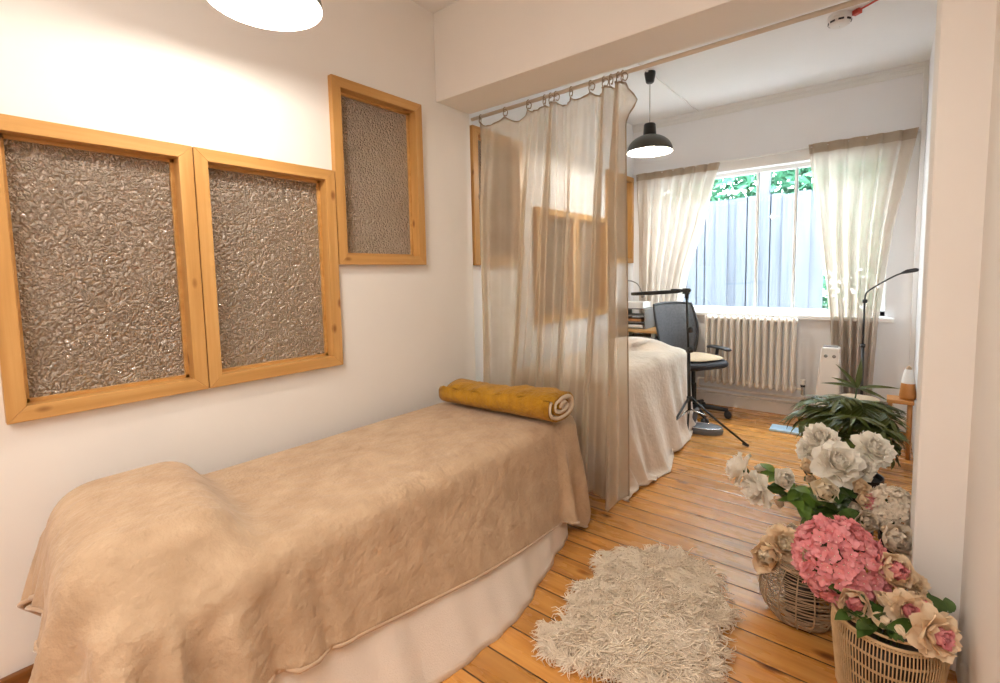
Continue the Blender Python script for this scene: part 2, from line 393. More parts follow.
def wall_window(n, w, xw, label):
    y0, y1, z0, z1 = w; px = xw+.030; bx = xw-.055; k = FRW
    fr = MB()
    def mitre(a0, a1, b0, b1):   # four corner points (y,z) of one mitred bar
        vs = []
        for (y, z) in (a0, a1, b1, b0): vs += [(bx, y, z), (px, y, z)]
        return vs, [(0, 2, 4, 6), (1, 7, 5, 3), (0, 1, 3, 2), (2, 3, 5, 4), (4, 5, 7, 6), (6, 7, 1, 0)]
    o = [(y0, z0), (y1, z0), (y1, z1), (y0, z1)]; i_ = [(y0+k, z0+k), (y1-k, z0+k), (y1-k, z1-k), (y0+k, z1-k)]
    hb = MB(); vb = MB()
    for j in range(4):
        vs, fs = mitre(o[j], o[(j+1) % 4], i_[j], i_[(j+1) % 4]); (hb if j % 2 == 0 else vb).add(vs, fs)
    root = hb.build('window_%d' % n, M['pine_y'], smooth=False, bevel=.002); struct(root, label)
    vb.build('side_rail', M['pine_z'], root, smooth=False, bevel=.002)
    bd = MB(); e = k-.001   # glazing bead
    for (a, b, c, d) in ((y0+e, y1-e, z0+e, z0+k+.012), (y0+e, y1-e, z1-k-.012, z1-e), (y0+e, y0+k+.012, z0+e, z1-e), (y1-k-.012, y1-e, z0+e, z1-e)):
        bd.ab((xw-.05, a, c), (xw-.024, b, d))
    bd.build('glazing_bead', M['pine_y'], root, smooth=False)
    MB().ab((xw-.046, y0+k+.001, z0+k+.001), (xw-.036, y1-k-.001, z1-k-.001)).build('pane', M['obscure'], root, smooth=False)
    return root
wall_window(1, WIN[0], XL, 'left pine framed hammered glass internal window above the first bed')
wall_window(2, WIN[1], XL, 'second pine framed hammered glass window, joined to the left one')
wall_window(3, WIN[2], XL, 'high pine framed hammered glass window beside the beam')
wall_window(4, WIN2[0], XL2, 'pine framed hammered glass window behind the divider curtain')
wall_window(5, WIN2[3], XL2, 'high pine framed hammered glass window in the far left corner')
wall_window(6, WIN2[1], XL2, 'lower pine framed window seen through the divider curtain')
wall_window(7, WIN2[2], XL2, 'second lower pine framed window seen through the divider curtain')
# corridor behind the obscure glass
struct(MB().ab((XL-1.15, YBACK, 0), (XL-1.10, YF, ZC)).build('wall_corridor', M['wall'], smooth=False))
struct(MB().ab((XL-1.15, YBACK, -.05), (XL-.15, YF, 0)).build('floor_corridor', M['skirt_brown'], smooth=False))
struct(MB().ab((XL-1.15, YBACK-.1, ZC), (XL-.30, YF+.2, ZC+.06)).build('ceiling_corridor', M['ceil'], smooth=False))
light('corridor_fill_light', 'AREA', (XL-.62, 2.2, 2.7), 14, (1, .85, .68), shape='RECTANGLE', size=.5, size_y=3.5)  # added fill so the space behind the glass is not black, no known lamp

# far wall with the window opening
WX0, WX1, WZ0, WZ1 = -1.93, -.03, .90, 2.20
b = MB(); b.ab((XL2-.2, YF, 0), (WX0, YF+.2, ZC)); b.ab((WX1, YF, 0), (XR+.3, YF+.2, ZC)); b.ab((WX0, YF, 0), (WX1, YF+.2, WZ0)); b.ab((WX0, YF, WZ1), (WX1, YF+.2, ZC))
struct(b.build('wall_far', M['wall_far'], smooth=False))
struct(MB().ab((XL-1.15, YBACK-.15, 0), (XR+.3, YBACK, ZC)).build('wall_back', M['wall'], smooth=False))
struct(MB().ab((XR, YBACK, 0), (XR+.15, YB0+.05, ZC)).build('wall_right', M['wall'], smooth=False))
struct(MB().ab((XR2, YB1-.02, 0), (XR2+.3, YF+.05, ZC)).build('wall_right_far', M['wall_far'], smooth=False))
# beam and pier
b = MB(); b.ab((XL, YB0, ZB), (XR+.05, YB1, ZC)); struct(b.build('trim_beam', M['wall'], smooth=False, bevel=.004), 'plastered beam across the ceiling')
b = MB(); b.ab((XP, YB0, 0), (XR+.05, YB1, ZB)); struct(b.build('trim_pier', M['wall'], smooth=False, bevel=.006), 'plastered pier carrying the right end of the beam')
# skirting and mouldings
struct(MB().ab((XL, YBACK, 0), (XL+.018, YB1, .085)).build('baseboard_left', M['skirt_brown'], smooth=False, bevel=.006), 'dark varnished wooden skirting board')
b = MB(); b.ab((XL2, YF-.022, 0), (XR2, YF, .085)); b.ab((XL2, YF-.032, .085), (XR2, YF, .108)); b.ab((XL2, YF-.014, .108), (XR2, YF, .122))
struct(b.build('baseboard_far', M['trim'], smooth=False, bevel=.004), 'cream moulded skirting under the radiator')
b = MB(); b.ab((XL2, YF-.03, ZC-.035), (XR2, YF, ZC)); b.ab((XL2, YF-.014, ZC-.075), (XR2, YF, ZC-.05)); b.ab((XL2, YF-.018, ZC-.05), (XR2, YF, ZC-.03))
struct(b.build('trim_1', M['white'], smooth=False, bevel=.003), 'white moulding along the top of the far wall')
b = MB(); b.ab((XR2-.03, YF-.04, 0), (XR2, YF, ZC)); struct(b.build('trim_2', M['white'], smooth=False, bevel=.004), 'white upright boxing in the far right corner')
b = MB(); b.ab((-1.486, YB1, ZC-.012), (-1.474, YF, ZC-.0005)); struct(b.build('trim_3', M['white'], smooth=False), 'thin cover strip over the ceiling joint')
b = MB(); b.ab((XL2, YF-.02, 2.20), (XR2-.03, YF, 2.288)); b.ab((XL2, YF-.028, 2.288), (XR2-.03, YF, 2.300))
struct(b.build('trim_4', M['white'], smooth=False, bevel=.003), 'white board above the window')
b = MB(); b.ab((XL, YB1-.004, ZB+.004), (XR, YB1+.012, ZB+.03)); struct(b.build('trim_5', M['trim'], smooth=False), 'thin strip along the lower rear edge of the beam')
b = MB(); b.ab((.02, YB1+.1, 2.66), (XR2, YB1+.30, ZC)); struct(b.build('trim_6', M['trim'], smooth=False), 'boxed corner under the far ceiling')

# garden window
root = MB(); k = .035
root.ab((WX0, YF+.06, WZ0), (WX1, YF+.12, WZ0+k+.01)); root.ab((WX0, YF+.06, WZ1-k), (WX1, YF+.12, WZ1)); root.ab((WX0, YF+.06, WZ0), (WX0+k, YF+.12, WZ1)); root.ab((WX1-k, YF+.06, WZ0), (WX1, YF+.12, WZ1))
win = struct(root.build('window_8', M['white'], smooth=False, bevel=.004), 'wide white framed garden window between the linen curtains')
for x in (-.972, -.672):
    MB().ab((x-.013, YF+.062, WZ0+k), (x+.005, YF+.10, WZ1-k)).build('mullion', M['white'], win, smooth=False, bevel=.003)
    MB().ab((x+.0055, YF+.066, WZ0+k), (x+.0115, YF+.092, WZ1-k)).build('gasket', M['grey'], win, smooth=False)
MB().ab((WX0+k, YF+.085, WZ0+k), (WX1-k, YF+.089, WZ1-k)).build('pane', M['glass'], win, smooth=False)
struct(MB().ab((WX0-.02, YF-.07, .862), (WX1+.06, YF+.06, .898)).build('trim_7', M['white'], smooth=False, bevel=.006), 'white window sill above the radiator')

# ================================================================== GARDEN
YG = 6.3
struct(MB().ab((-5.5, YF+.2, -.3), (3.5, 9.0, -.2)).build('ground', M['slab'], smooth=False))
fb = MB(); x = -4.2; rnd = random.Random(3)
while x < -.70:
    w = rnd.uniform(.09, .14); fb.ab((x, YG+.020*(int(x*1000)%2), -.2), (x+w+.012, YG+.03, 2.145+rnd.uniform(-.012, .012))); x += w
fence = thing('garden_fence', 'weathered pale grey board fence outside the garden window', 'fence', (-2.4, YG, -.2))
fb.build('board_panel', M['fence'], fence, smooth=False)
f2 = MB(); f2.ab((-4.2, YG+.03, .3), (-.71, YG+.07, .4)); f2.ab((-4.2, YG+.03, 1.7), (-.71, YG+.07, 1.8)); f2.build('rail', M['fence'], fence, smooth=False)
MB().ab((-1.26, YG+.08, -.2), (-1.15, YG+.19, 2.85)).build('post', M['fence'], fence, smooth=False)
rs = np.random.RandomState(5); hb = MB()
for i in range(13000):
    if i % 4: c = np.array([rs.uniform(-4, 1.2), YG+.35+abs(rs.normal(0, .5)), rs.uniform(1.3, 3.4)])
    else: c = np.array([rs.uniform(-.75, .8), YG+.15+abs(rs.normal(0, .4)), rs.uniform(-.2, 3.0)])
    a = rs.normal(size=3); a /= np.linalg.norm(a); b_ = np.cross(a, rs.normal(size=3)); b_ /= np.linalg.norm(b_); n_ = np.cross(a, b_)
    L, Wd = rs.uniform(.06, .12), rs.uniform(.025, .045)
    hb.add([c-a*L, c+b_*Wd+n_*.01, c+a*L, c-b_*Wd+n_*.01, c], [(0, 1, 4), (1, 2, 4), (2, 3, 4), (3, 0, 4)])
tag(hb.build('tree_foliage', M['foliage'], smooth=False), 'bright green tree leaves above and beside the garden fence', 'foliage', None, 'stuff')

# ================================================================== PENDANT LAMPS
def pendant(loc, label, power):
    x, y, zr = loc
    t = thing('pendant_lamp', label, 'lamp', (x, y, ZC-.0005))
    MB().lathe([(0.001, ZC-.0005), (.040, ZC-.0005), (.042, ZC-.012), (.030, ZC-.075), (.022, ZC-.082), (.004, ZC-.084)], (x, y, 0), 24).build('ceiling_rose', M['black'], t, sharp=35)
    MB().tube([(x, y, ZC-.08), (x, y, zr+.20)], .0028, 6).build('cord', M['grey'], t)
    R = .169; out = []
    for i in range(13):
        a = i/12*radians(80); out.append((R*cos(a), zr+.004+.125*sin(a)))
    inn = [(r-.0025 if r > .03 else r, z-.0025) for r, z in out]
    sh = MB().lathe([(R-.002, zr-.001)]+out, (x, y, 0), 48).build('shade', M['shade_out'], t)
    MB().lathe([(R-.002, zr-.001)]+inn, (x, y, 0), 48).build('shade_lining', M['white'], sh)
    zt = out[-1][1]
    MB().lathe([(.044, zt-.03), (.050, zt-.026), (.044, zt+.075), (.038, zt+.083), (.006, zt+.085)], (x, y, 0), 24).build('lamp_cap', M['black'], t, sharp=35)
    MB().lathe([(.002, zr+.028), (.030, zr+.032), (.046, zr+.05), (.048, zr+.068), (.036, zr+.09), (.02, zr+.11)], (x, y, 0), 20).build('bulb', M['bulb'], t)
    light('bulb_light', 'POINT', (x, y, zr+.022), power, (1, .93, .83), shadow_soft_size=.045)
    return t
pendant((-1.565, .775, 2.158), 'lit dome pendant lamp above the first bed, cut by the top of the photo', 21)
pendant((-1.477, 3.635, 2.205), 'dark dome pendant lamp on a cord from the far ceiling, lit', 34)

# ================================================================== FIRST BED
BX0, BX1, BY0, BY1, BZ = -1.985, -1.25, .20, 2.12, .575
def flare1(y):   # how far the valance stands out at the floor on the aisle side
    return np.interp(y, [.2, .6, .967, 1.225, 1.465, 1.885, 2.1], [.10, .14, .165, .20, .17, .06, .02])
bed = thing('massage_bed', 'first massage bed with white valance, in front of the divider curtain', 'bed', ((BX0+BX1)/2, (BY0+BY1)/2, 0))
mb = MB(); mb.ab((BX0, BY0, .47), (BX1, BY1, BZ-.004)); mb.build('mattress', M['sheet'], bed, smooth=True, bevel=.03)
MB().ab((BX0+.03, BY0+.04, .415), (BX1-.04, BY1-.02, .468)).build('bed_frame', M['leg_wood'], bed, smooth=False, bevel=.004)
for lx in (BX0+.10, BX1-.075):
    for ly in (BY0+.14, BY1+.0):
        MB().ab((lx-.022, ly-.075, 0), (lx+.022, ly-.03, .414)).build('leg', M['leg_wood'], bed, smooth=False, bevel=.004)
# valance: aisle side and near end, hanging from the mattress edge and flaring to the floor
nz = 14; ring = []
path = [(BX1, y) for y in np.linspace(1.985, BY0+.05, 60)] + [(BX1-.05+.05*cos(a), BY0+.05-.05*sin(a)) for a in np.linspace(0, pi/2, 8)[1:-1]] + [(x, BY0) for x in np.linspace(BX1-.05, BX0+.02, 28)] + [(BX0+.01, y) for y in np.linspace(BY0+.03, BY0+.3, 8)]
G = np.zeros((len(path), nz, 3))
for i, (x, y) in enumerate(path):
    for j in range(nz):
        z = .555*(1-j/(nz-1)); s_ = 1-z/.555
        fold = .007*sin(y*23+1.3*sin(y*7)+s_*1.5)*s_+.004*sin(y*51+2)*s_
        xx, yy = x, y
        if x > BX1-.06 and y > BY0+.02: xx += (flare1(y)*s_**1.25+fold+.006)*np.clip((x-(BX1-.06))/.06, 0, 1)
        if y < BY0+.06: yy -= (.035*s_+.006*sin(x*25)*s_)*np.clip((BY0+.06-y)/.06, 0, 1)
        if i == 0: xx -= .02
        G[i, j] = (xx, yy, z+.001)
MB().grid(G).build('valance', M['sheet'], bed, subsurf=1, solid=.003)

def sdf_bed1(p):
    s_ = np.clip(1-p[:, 2]/.555, 0, 1)
    q = p.copy(); q[:, 0] -= (flare1(p[:, 1])*s_**1.25+.014)*np.clip((p[:, 0]+1.75)/.4, 0, 1)
    q[:, 1] += .04*s_*np.clip((1.2-p[:, 1])/.9, 0, 1)
    d = rbox_sdf(q, ((BX0+BX1)/2, (BY0+BY1)/2, BZ/2), ((BX1-BX0)/2, (BY1-BY0)/2, BZ/2), .045)
    qq = p.copy(); qq[:, 1] += .12*(p[:, 0]+1.65)
    d = smin(d, rbox_sdf(qq, (-1.64, .372, .580), (.325, .188, .105), .10), .03)
    d = np.minimum(d, p[:, 0]-XL)
    return np.minimum(d, p[:, 2])
SP = .025; LU, LV = 1.16, 2.35
nu, nv = int(LU/SP)+1, int(LV/SP)+1; uu, vv = np.meshgrid(np.linspace(0, 1, nu), np.linspace(0, 1, nv), indexing='ij')
rsx = np.random.RandomState(11)
def soft_noise(u, v, seed, f=6, n=10):
    r = np.random.RandomState(seed); o = 0
    for _ in range(n):
        a, b2, p_ = r.uniform(-f, f), r.uniform(-f, f), r.uniform(0, 6.28); o = o+np.sin(a*u*2+b2*v*4+p_)
    return o/n
th_ = radians(6.0); a_, b_ = uu*LU*.955, vv*LV*.955+.10
P0 = np.stack([np.maximum(-2.20+a_*cos(th_)+b_*sin(th_), XL+.02+.01*uu), b_*cos(th_)-a_*sin(th_), .84+.035*soft_noise(uu, vv, 3, 9, 14)], -1)
P1 = drape(P0, LU/(nu-1), LV/(nv-1), sdf_bed1, 190, 10)
# soft gathered folds where the blanket hangs round the near corner
for (ii, jj) in np.ndindex(P1.shape[:2]):
    x, y, z = P1[ii, jj]
    if z < .60 and y < .75:
        side = np.clip((x-BX1+.02)/.05, 0, 1); near = np.clip((BY0+.03-y)/.05, 0, 1)
        if side+near > 0:
            tt = (x-BX0)*near+((y-BY0)+.74)*side*(1-near*.5); o_ = Vector((side, -near, 0)).normalized()
            am = .034*np.clip((.60-z)/.30, 0, 1)*np.clip((x+1.95)/.25, 0, 1)*np.clip((.75-y)/.30, 0, 1)
            dd = am*(.9+math.sin(tt*52+1.2*math.sin(tt*9)+.6*z)+.35*math.sin(tt*97+2))
            P1[ii, jj] = (x+o_.x*dd, y+o_.y*dd, z)
def hem_tube(P, r, sides=(0, 1, 2, 3)):
    b = MB(); e = [P[0, :], P[-1, :], P[:, 0], P[:, -1]]
    for s_ in sides: b.tube([tuple(x) for x in e[s_]], r, 6)
    return b
bl = thing('blanket', 'beige fleece blanket draped over the first massage bed', 'blanket', ((BX0+BX1)/2, (BY0+BY1)/2, BZ))
MB().grid(P1).build('fleece_sheet', M['fleece'], bl, subsurf=1, solid=.006)
hem_tube(P1, .0065).build('hem', M['fleece_hem'], bl)

# ---- rolled mustard blanket
def rolled():
    ax0, ax1 = Vector((-1.905, 1.905, 0)), Vector((-1.205, 1.925, 0)); zc = BZ+.012+.064
    t = thing('rolled_blanket', 'mustard plush blanket rolled up on the far end of the first bed', 'blanket', ((ax0.x+ax1.x)/2, 1.915, BZ))
    d = (ax1-ax0).normalized(); sd = Vector((-d.y, d.x, 0)); N = 120; turns = 2.3; A, B = .136, .062
    def spiral(off):
        pts = []
        for i in range(N):
            a = i/(N-1)*turns*2*pi; k = 1-.80*i/(N-1)
            e = .85; ca, sa = cos(a+2.6), sin(a+2.6)
            pts.append(((abs(ca)**e*math.copysign(1, ca))*(A*k+off), (abs(sa)**e*math.copysign(1, sa))*(B*k+off)))
        return pts
    def ribbon(o1, o2, l0, l1, seed):
        p1, p2 = spiral(o1), spiral(o2); nl = 26; r = random.Random(seed); vs = []
        prof = p1+p2[::-1]; n = len(prof); G_ = np.zeros((nl, n+1, 3))
        for i in range(nl):
            s_ = i/(nl-1); base = ax0+(ax1-ax0)*(l0+(l1-l0)*s_)
            lump = 1+.05*sin(s_*9+1)+.03*sin(s_*23)
            for j in range(n+1):
                q = prof[j % n]; w = .004*sin(s_*31+j*.35)+.003*sin(s_*57+j*.21)
                zz = (q[1]+.062)*(1+.30*s_)*lump-.062
                if q[1] > 0: zz += w
                P_ = base+sd*(q[0]+.35*w)+Vector((0, 0, zc+zz))
                G_[i, j] = P_
        b = MB().grid(G_); o = 0
        for row, fl in ((0, 1), (nl-1, 0)):
            for j in range(N-1):
                a, b2, c, e_ = row*(n+1)+j, row*(n+1)+j+1, row*(n+1)+n-2-j, row*(n+1)+n-1-j
                b.f.append((a, b2, c, e_) if fl else (a, e_, c, b2))
        return b
    ribbon(.002, -.007, 0, 1, 1).build('plush_side', M['mustard'], t)
    ribbon(-.0075, -.0185, .001, 1.008, 2).build('sherpa_lining', M['sherpa'], t)
    return t
rolled()

# ================================================================== SECOND BED
CX0, CX1, CY0, CY1, CZ = -1.99, -1.30, 2.56, 4.02, .655
def flare2(y): return np.interp(y, [2.4, 2.685, 3.01, 3.66, 4.05], [.08, .14, .165, .10, .02])
bed2 = thing('massage_bed', 'second massage bed behind the divider curtain, covered to the floor', 'bed', ((CX0+CX1)/2, (CY0+CY1)/2, 0))
MB().ab((CX0, CY0, .54), (CX1, CY1, CZ-.004)).build('mattress', M['sheet'], bed2, bevel=.03)
for lx in (CX0+.08, CX1-.08):
    for ly in (CY0+.12, CY1-.12): MB().ab((lx-.022, ly-.022, 0), (lx+.022, ly+.022, .539)).build('leg', M['leg_wood'], bed2, smooth=False, bevel=.004)
def sdf_bed2(p):
    s_ = np.clip(1-p[:, 2]/.62, 0, 1); y = p[:, 1]
    q = p.copy(); q[:, 0] -= ((flare2(y)+.026*np.sin(y*23+2*np.sin(y*5)))*s_**1.1+.012)*np.clip((p[:, 0]+1.7)/.3, 0, 1)
    q[:, 1] += (.03*s_)*np.clip((3.0-y)/.5, 0, 1)-(.03*s_)*np.clip((y-3.6)/.4, 0, 1)
    d = rbox_sdf(q, ((CX0+CX1)/2, (CY0+CY1)/2, CZ/2), ((CX1-CX0)/2, (CY1-CY0)/2, CZ/2), .05)
    c = np.array([-1.66, 3.82, .66]); r = np.array([.27, .17, .075]); k0 = np.linalg.norm((p-c)/r, axis=-1); k1 = np.linalg.norm((p-c)/(r*r), axis=-1)+1e-9
    d = smin(d, k0*(k0-1)/k1, .05)
    return np.minimum(np.minimum(d, p[:, 0]-XL2), p[:, 2])
SP = .03; LU, LV = 1.385, 1.72; nu, nv = int(LU/SP)+1, int(LV/SP)+1
uu, vv = np.meshgrid(np.linspace(0, 1, nu), np.linspace(0, 1, nv), indexing='ij')
P0 = np.stack([XL2+.05+uu*LU*.98, 2.40+vv*LV*.97, .92+.03*soft_noise(uu, vv, 8, 9)], -1)
def sdf2(p):   # keep the sheet clear of the curtain while it settles
    return sdf_bed2(p)
P2 = drape(P0, LU/(nu-1), LV/(nv-1), sdf2, 170, 9)
cv = thing('bed_cover', 'pale beige velour cover hanging to the floor on the second bed', 'cover', ((CX0+CX1)/2, (CY0+CY1)/2, CZ))
MB().grid(P2).build('cover_sheet', M['velvet'], cv, subsurf=1, solid=.005)
hem_tube(P2, .005).build('hem', M['velvet'], cv)

# ================================================================== DIVIDER CURTAIN
YR, ZR = 2.352, 2.300
rod = MB().tube([(XL2, YR, ZR-.012), (-1.0, YR, ZR), (XR2, YR, ZR+.012)], .0105, 12)
tag(rod.build('curtain_rod', M['rod']), 'thin pale curtain rod spanning the room under the beam', 'rod')
ties = [-2.060, -1.865, -1.690, -1.575, -1.535, -1.500, -1.401, -1.283, -1.205, -1.165, -1.125, -1.100]
low = [-2.020, -1.955, -1.885, -1.800, -1.705, -1.610, -1.520, -1.430, -1.340, -1.250, -1.165, -1.080]
def curtain():
    t = thing('divider_curtain', 'sheer beige curtain tied to the rod between the two beds', 'curtain', (-1.58, YR, ZR))
    per = 28; ns = len(ties)-1; nu_ = ns*per+1; nv_ = 70; Z0, Z1 = ZR-.050, .040
    G_ = np.zeros((nu_, nv_, 3)); r = np.random.RandomState(4); ph = r.uniform(-1, 1, ns+1); amp = r.uniform(.7, 1.25, ns+1)
    for i in range(nu_):
        k = min(i//per, ns-1); s_ = i/per-k
        for j in range(nv_):
            v = j/(nv_-1)
            w = v**1.25
            xa = ties[k]*(1-w)+low[k]*w; xb = ties[k+1]*(1-w)+low[k+1]*w
            gap = xb-xa; full = .26
            A_ = .5*sqrt(max(full**2-gap**2, 0))*.9*min(1, .4+2.5*v)*(1-.2*v)
            sgn = 1 if k % 2 else -1
            x_ = xa+gap*s_+.010*sin(s_*2*pi)*sgn*v
            y_ = YR+sgn*A_*sin(pi*s_)*amp[k]*(.95 if sgn < 0 else .55)+.012*sin(9*v+ph[k]*3)*v*sin(pi*s_)
            y_ += (.013+.009*sin(i*.083+2))*sin(i*.78+1.6*sin(i*.071))*min(1, .3+v*2)
            sag = .042*min(1, gap/.17)*(sin(pi*s_)**.8)*max(0, 1-v*9)
            zb = Z1+.035*sin(i*.21+.6)+.045*(i/nu_)**2-.02
            z_ = Z0+(zb-Z0)*v-sag
            G_[i, j] = (x_, y_, z_)
    # loose upper corner turned back at the leading edge
    for i in range(nu_-12, nu_):
        for j in range(nv_):
            v = j/(nv_-1); k = (i-(nu_-13))/12; z = G_[i, j, 2]
            G_[i, j, 0] += k*(.062*math.exp(-((z-2.155)/.055)**2)+.012)
    MB().grid(G_).build('sheer_panel', M['sheer'], t, subsurf=0)
    h = MB(); h.tube([tuple(G_[i, 0]) for i in range(nu_)], .0045, 6); h.tube([tuple(G_[0, j]) for j in range(nv_)], .004, 6); h.tube([tuple(G_[-1, j]) for j in range(nv_)], .004, 6)
    h.tube([tuple(G_[i, -1]) for i in range(nu_)], .004, 6)
    h.build('hem', M['sheer_hem'], t)
    for n_, x in enumerate(ties):
        b2 = MB(); zr = ZR-.012+.012*(x+2.13)/1.1
        b2.tube([(x+.013*sin(a)*.3, YR+.0125*cos(a), zr+.0125*sin(a)) for a in np.linspace(0, 2*pi, 14)[:-1]], .003, 6, closed=True)
        b2.tube([(x, YR-.010, zr-.006), (x-.002, YR-.012, zr-.03), (x, YR-.004, Z0-.004)], .003, 6)
        d_ = 1 if n_ % 3 else .6
        b2.tube(smooth_path([(x, YR-.013, zr-.012), (x+.022*d_, YR-.022, zr-.008), (x+.040*d_, YR-.024, zr-.026), (x+.030*d_, YR-.02, zr-.046), (x+.012, YR-.018, zr-.040)], 4), .0028, 6)
        b2.build('tie', M['sheer_hem'], t)
curtain()

# ================================================================== WINDOW CURTAINS
def swept(label, x0, x1, top, keys, seed, folds, ztop=2.285, hem=.085):
    """rod-pocket panel; keys: (z, left x, right x)"""
    t = thing('window_curtain', label, 'curtain', ((x0+x1)/2, YF-.05, top))
    nu_, nv_ = 120, 60; G_ = np.zeros((nu_, nv_, 3)); r = np.random.RandomState(seed); zs = [k[0] for k in keys][::-1]; ls = [k[1] for k in keys][::-1]; rs_ = [k[2] for k in keys][::-1]
    zb = keys[-1][0]; p1, p2 = r.uniform(0, 6, 2)
    for j in range(nv_):
        z = ztop+(zb-ztop)*(j/(nv_-1)); l, rr = np.interp(z, zs, ls), np.interp(z, zs, rs_)
        comp = (x1-x0)/max(rr-l, .05)
        for i in range(nu_):
            u = i/(nu_-1); v = j/(nv_-1)
            a = (.010+.020*min(1, v*3))*min(1.6, comp**.6)
            y = YF-.058-.022*v+a*sin(u*folds*2*pi+1.2*sin(u*5+p1)+.8*sin(3*v+p2))+.35*a*sin(u*folds*4.3*pi+p2)
            x_ = l+(rr-l)*(u+.012*sin(u*folds*2*pi+p1)); dz = -.006*(1-u)*0
            G_[i, j] = (x_, min(y, YF-.034), z+dz+.012*(u-.5)*0)
    MB().grid(G_).build('voile_panel', M['linen'], t)
    top_n = max(2, int(hem/((ztop-zb)/(nv_-1)))+1)
    H_ = G_[:, :top_n].copy(); H_[:, :, 1] -= .005
    H2 = H_.copy(); H2[:, :, 1] += .011
    b = MB().grid(H_); b.grid(H2); b.build('rod_pocket', M['linen_hem'], t)
    return t
swept('left linen window curtain swept open behind the office chair', -2.09, -1.275, 2.285,
      [(2.30, -2.085, -1.272), (2.1, -2.08, -1.33), (1.7, -2.06, -1.42), (1.3, -2.05, -1.545), (1.0, -2.045, -1.60), (.30, -2.04, -1.66)], 2, 7)
swept('right linen window curtain hanging by the black floor lamp', -.585, .112, 2.31,
      [(2.325, -.585, .112), (2.0, -.545, .06), (1.6, -.49, -.005), (1.2, -.43, -.045), (.8, -.385, -.075), (.03, -.33, -.10)], 5, 6, ztop=2.318)
tag(MB().tube([(XL2, YF-.048, 2.268), (XR2-.03, YF-.048, 2.308)], .0035, 8).build('curtain_rail', M['white']), 'slim white rail carrying the linen window curtains', 'rail')

# ================================================================== RADIATOR AND PIPES
rad = thing('radiator', 'cream column radiator under the garden window', 'radiator', (-1.0, YF-.10, .2))
xs = np.linspace(-1.338, -.630, 14); z0, z1 = .245, .872; yr = YF-.115
for x in xs:
    b = MB()
    for dy in (-.034, .034):
        b.tube(smooth_path([(x, yr+dy*.5, z0+.012), (x, yr+dy, z0+.05), (x, yr+dy, z1-.05), (x, yr+dy*.5, z1-.012)], 5), .0142, 10)
    b.lathe([(.002, -.026), (.018, -.024), (.022, -.006), (.022, .006), (.018, .024), (.002, .026)], (x, yr, z1-.022), 14, Matrix.Rotation(pi/2, 3, 'Y'))
    b.lathe([(.002, -.026), (.018, -.024), (.022, -.006), (.022, .006), (.018, .024), (.002, .026)], (x, yr, z0+.022), 14, Matrix.Rotation(pi/2, 3, 'Y'))
    b.build('column', M['radiator'], rad)
MB().tube([(xs[-1]+.02, yr, z0+.022), (-.565, yr, z0+.022)], .011, 10).build('tail_pipe', M['radiator'], rad)
vb = MB().lathe([(.004, z0-.02), (.014, z0-.02), (.014, z0+.045), (.018, z0+.047)], (-.555, yr, 0), 16).build('valve_body', M['chrome'], rad, sharp=40)
MB().lathe([(.002, z0+.108), (.019, z0+.106), (.020, z0+.070), (.017, z0+.064), (.002, z0+.064)], (-.555, yr, 0), 16).build('valve_cap', M['white_plastic'], rad, sharp=40)
MB().lathe([(.0175, z0+.064), (.019, z0+.06), (.016, z0+.046)], (-.555, yr, 0), 16).build('valve_ring', M['black_plastic'], rad)
pp = MB().tube([(-2.0, YF-.05, .172), (-.40, YF-.05, .172)], .012, 10); pp.tube([(-2.0, YF-.045, .128), (-.40, YF-.045, .128)], .009, 10)
pp.tube([(-.555, yr, z0-.02), (-.555, yr, .185), (-.555, YF-.055, .172)], .009, 8); pp.tube([(-1.42, yr, z0+.022), (-1.42, yr, .185), (-1.42, YF-.05, .172)], .009, 8); pp.tube([(-1.42, yr, z0+.022), (xs[0], yr, z0+.022)], .009, 8)
tag(pp.build('heating_pipe', M['radiator']), 'cream heating pipes running along the skirting below the radiator', 'pipe')

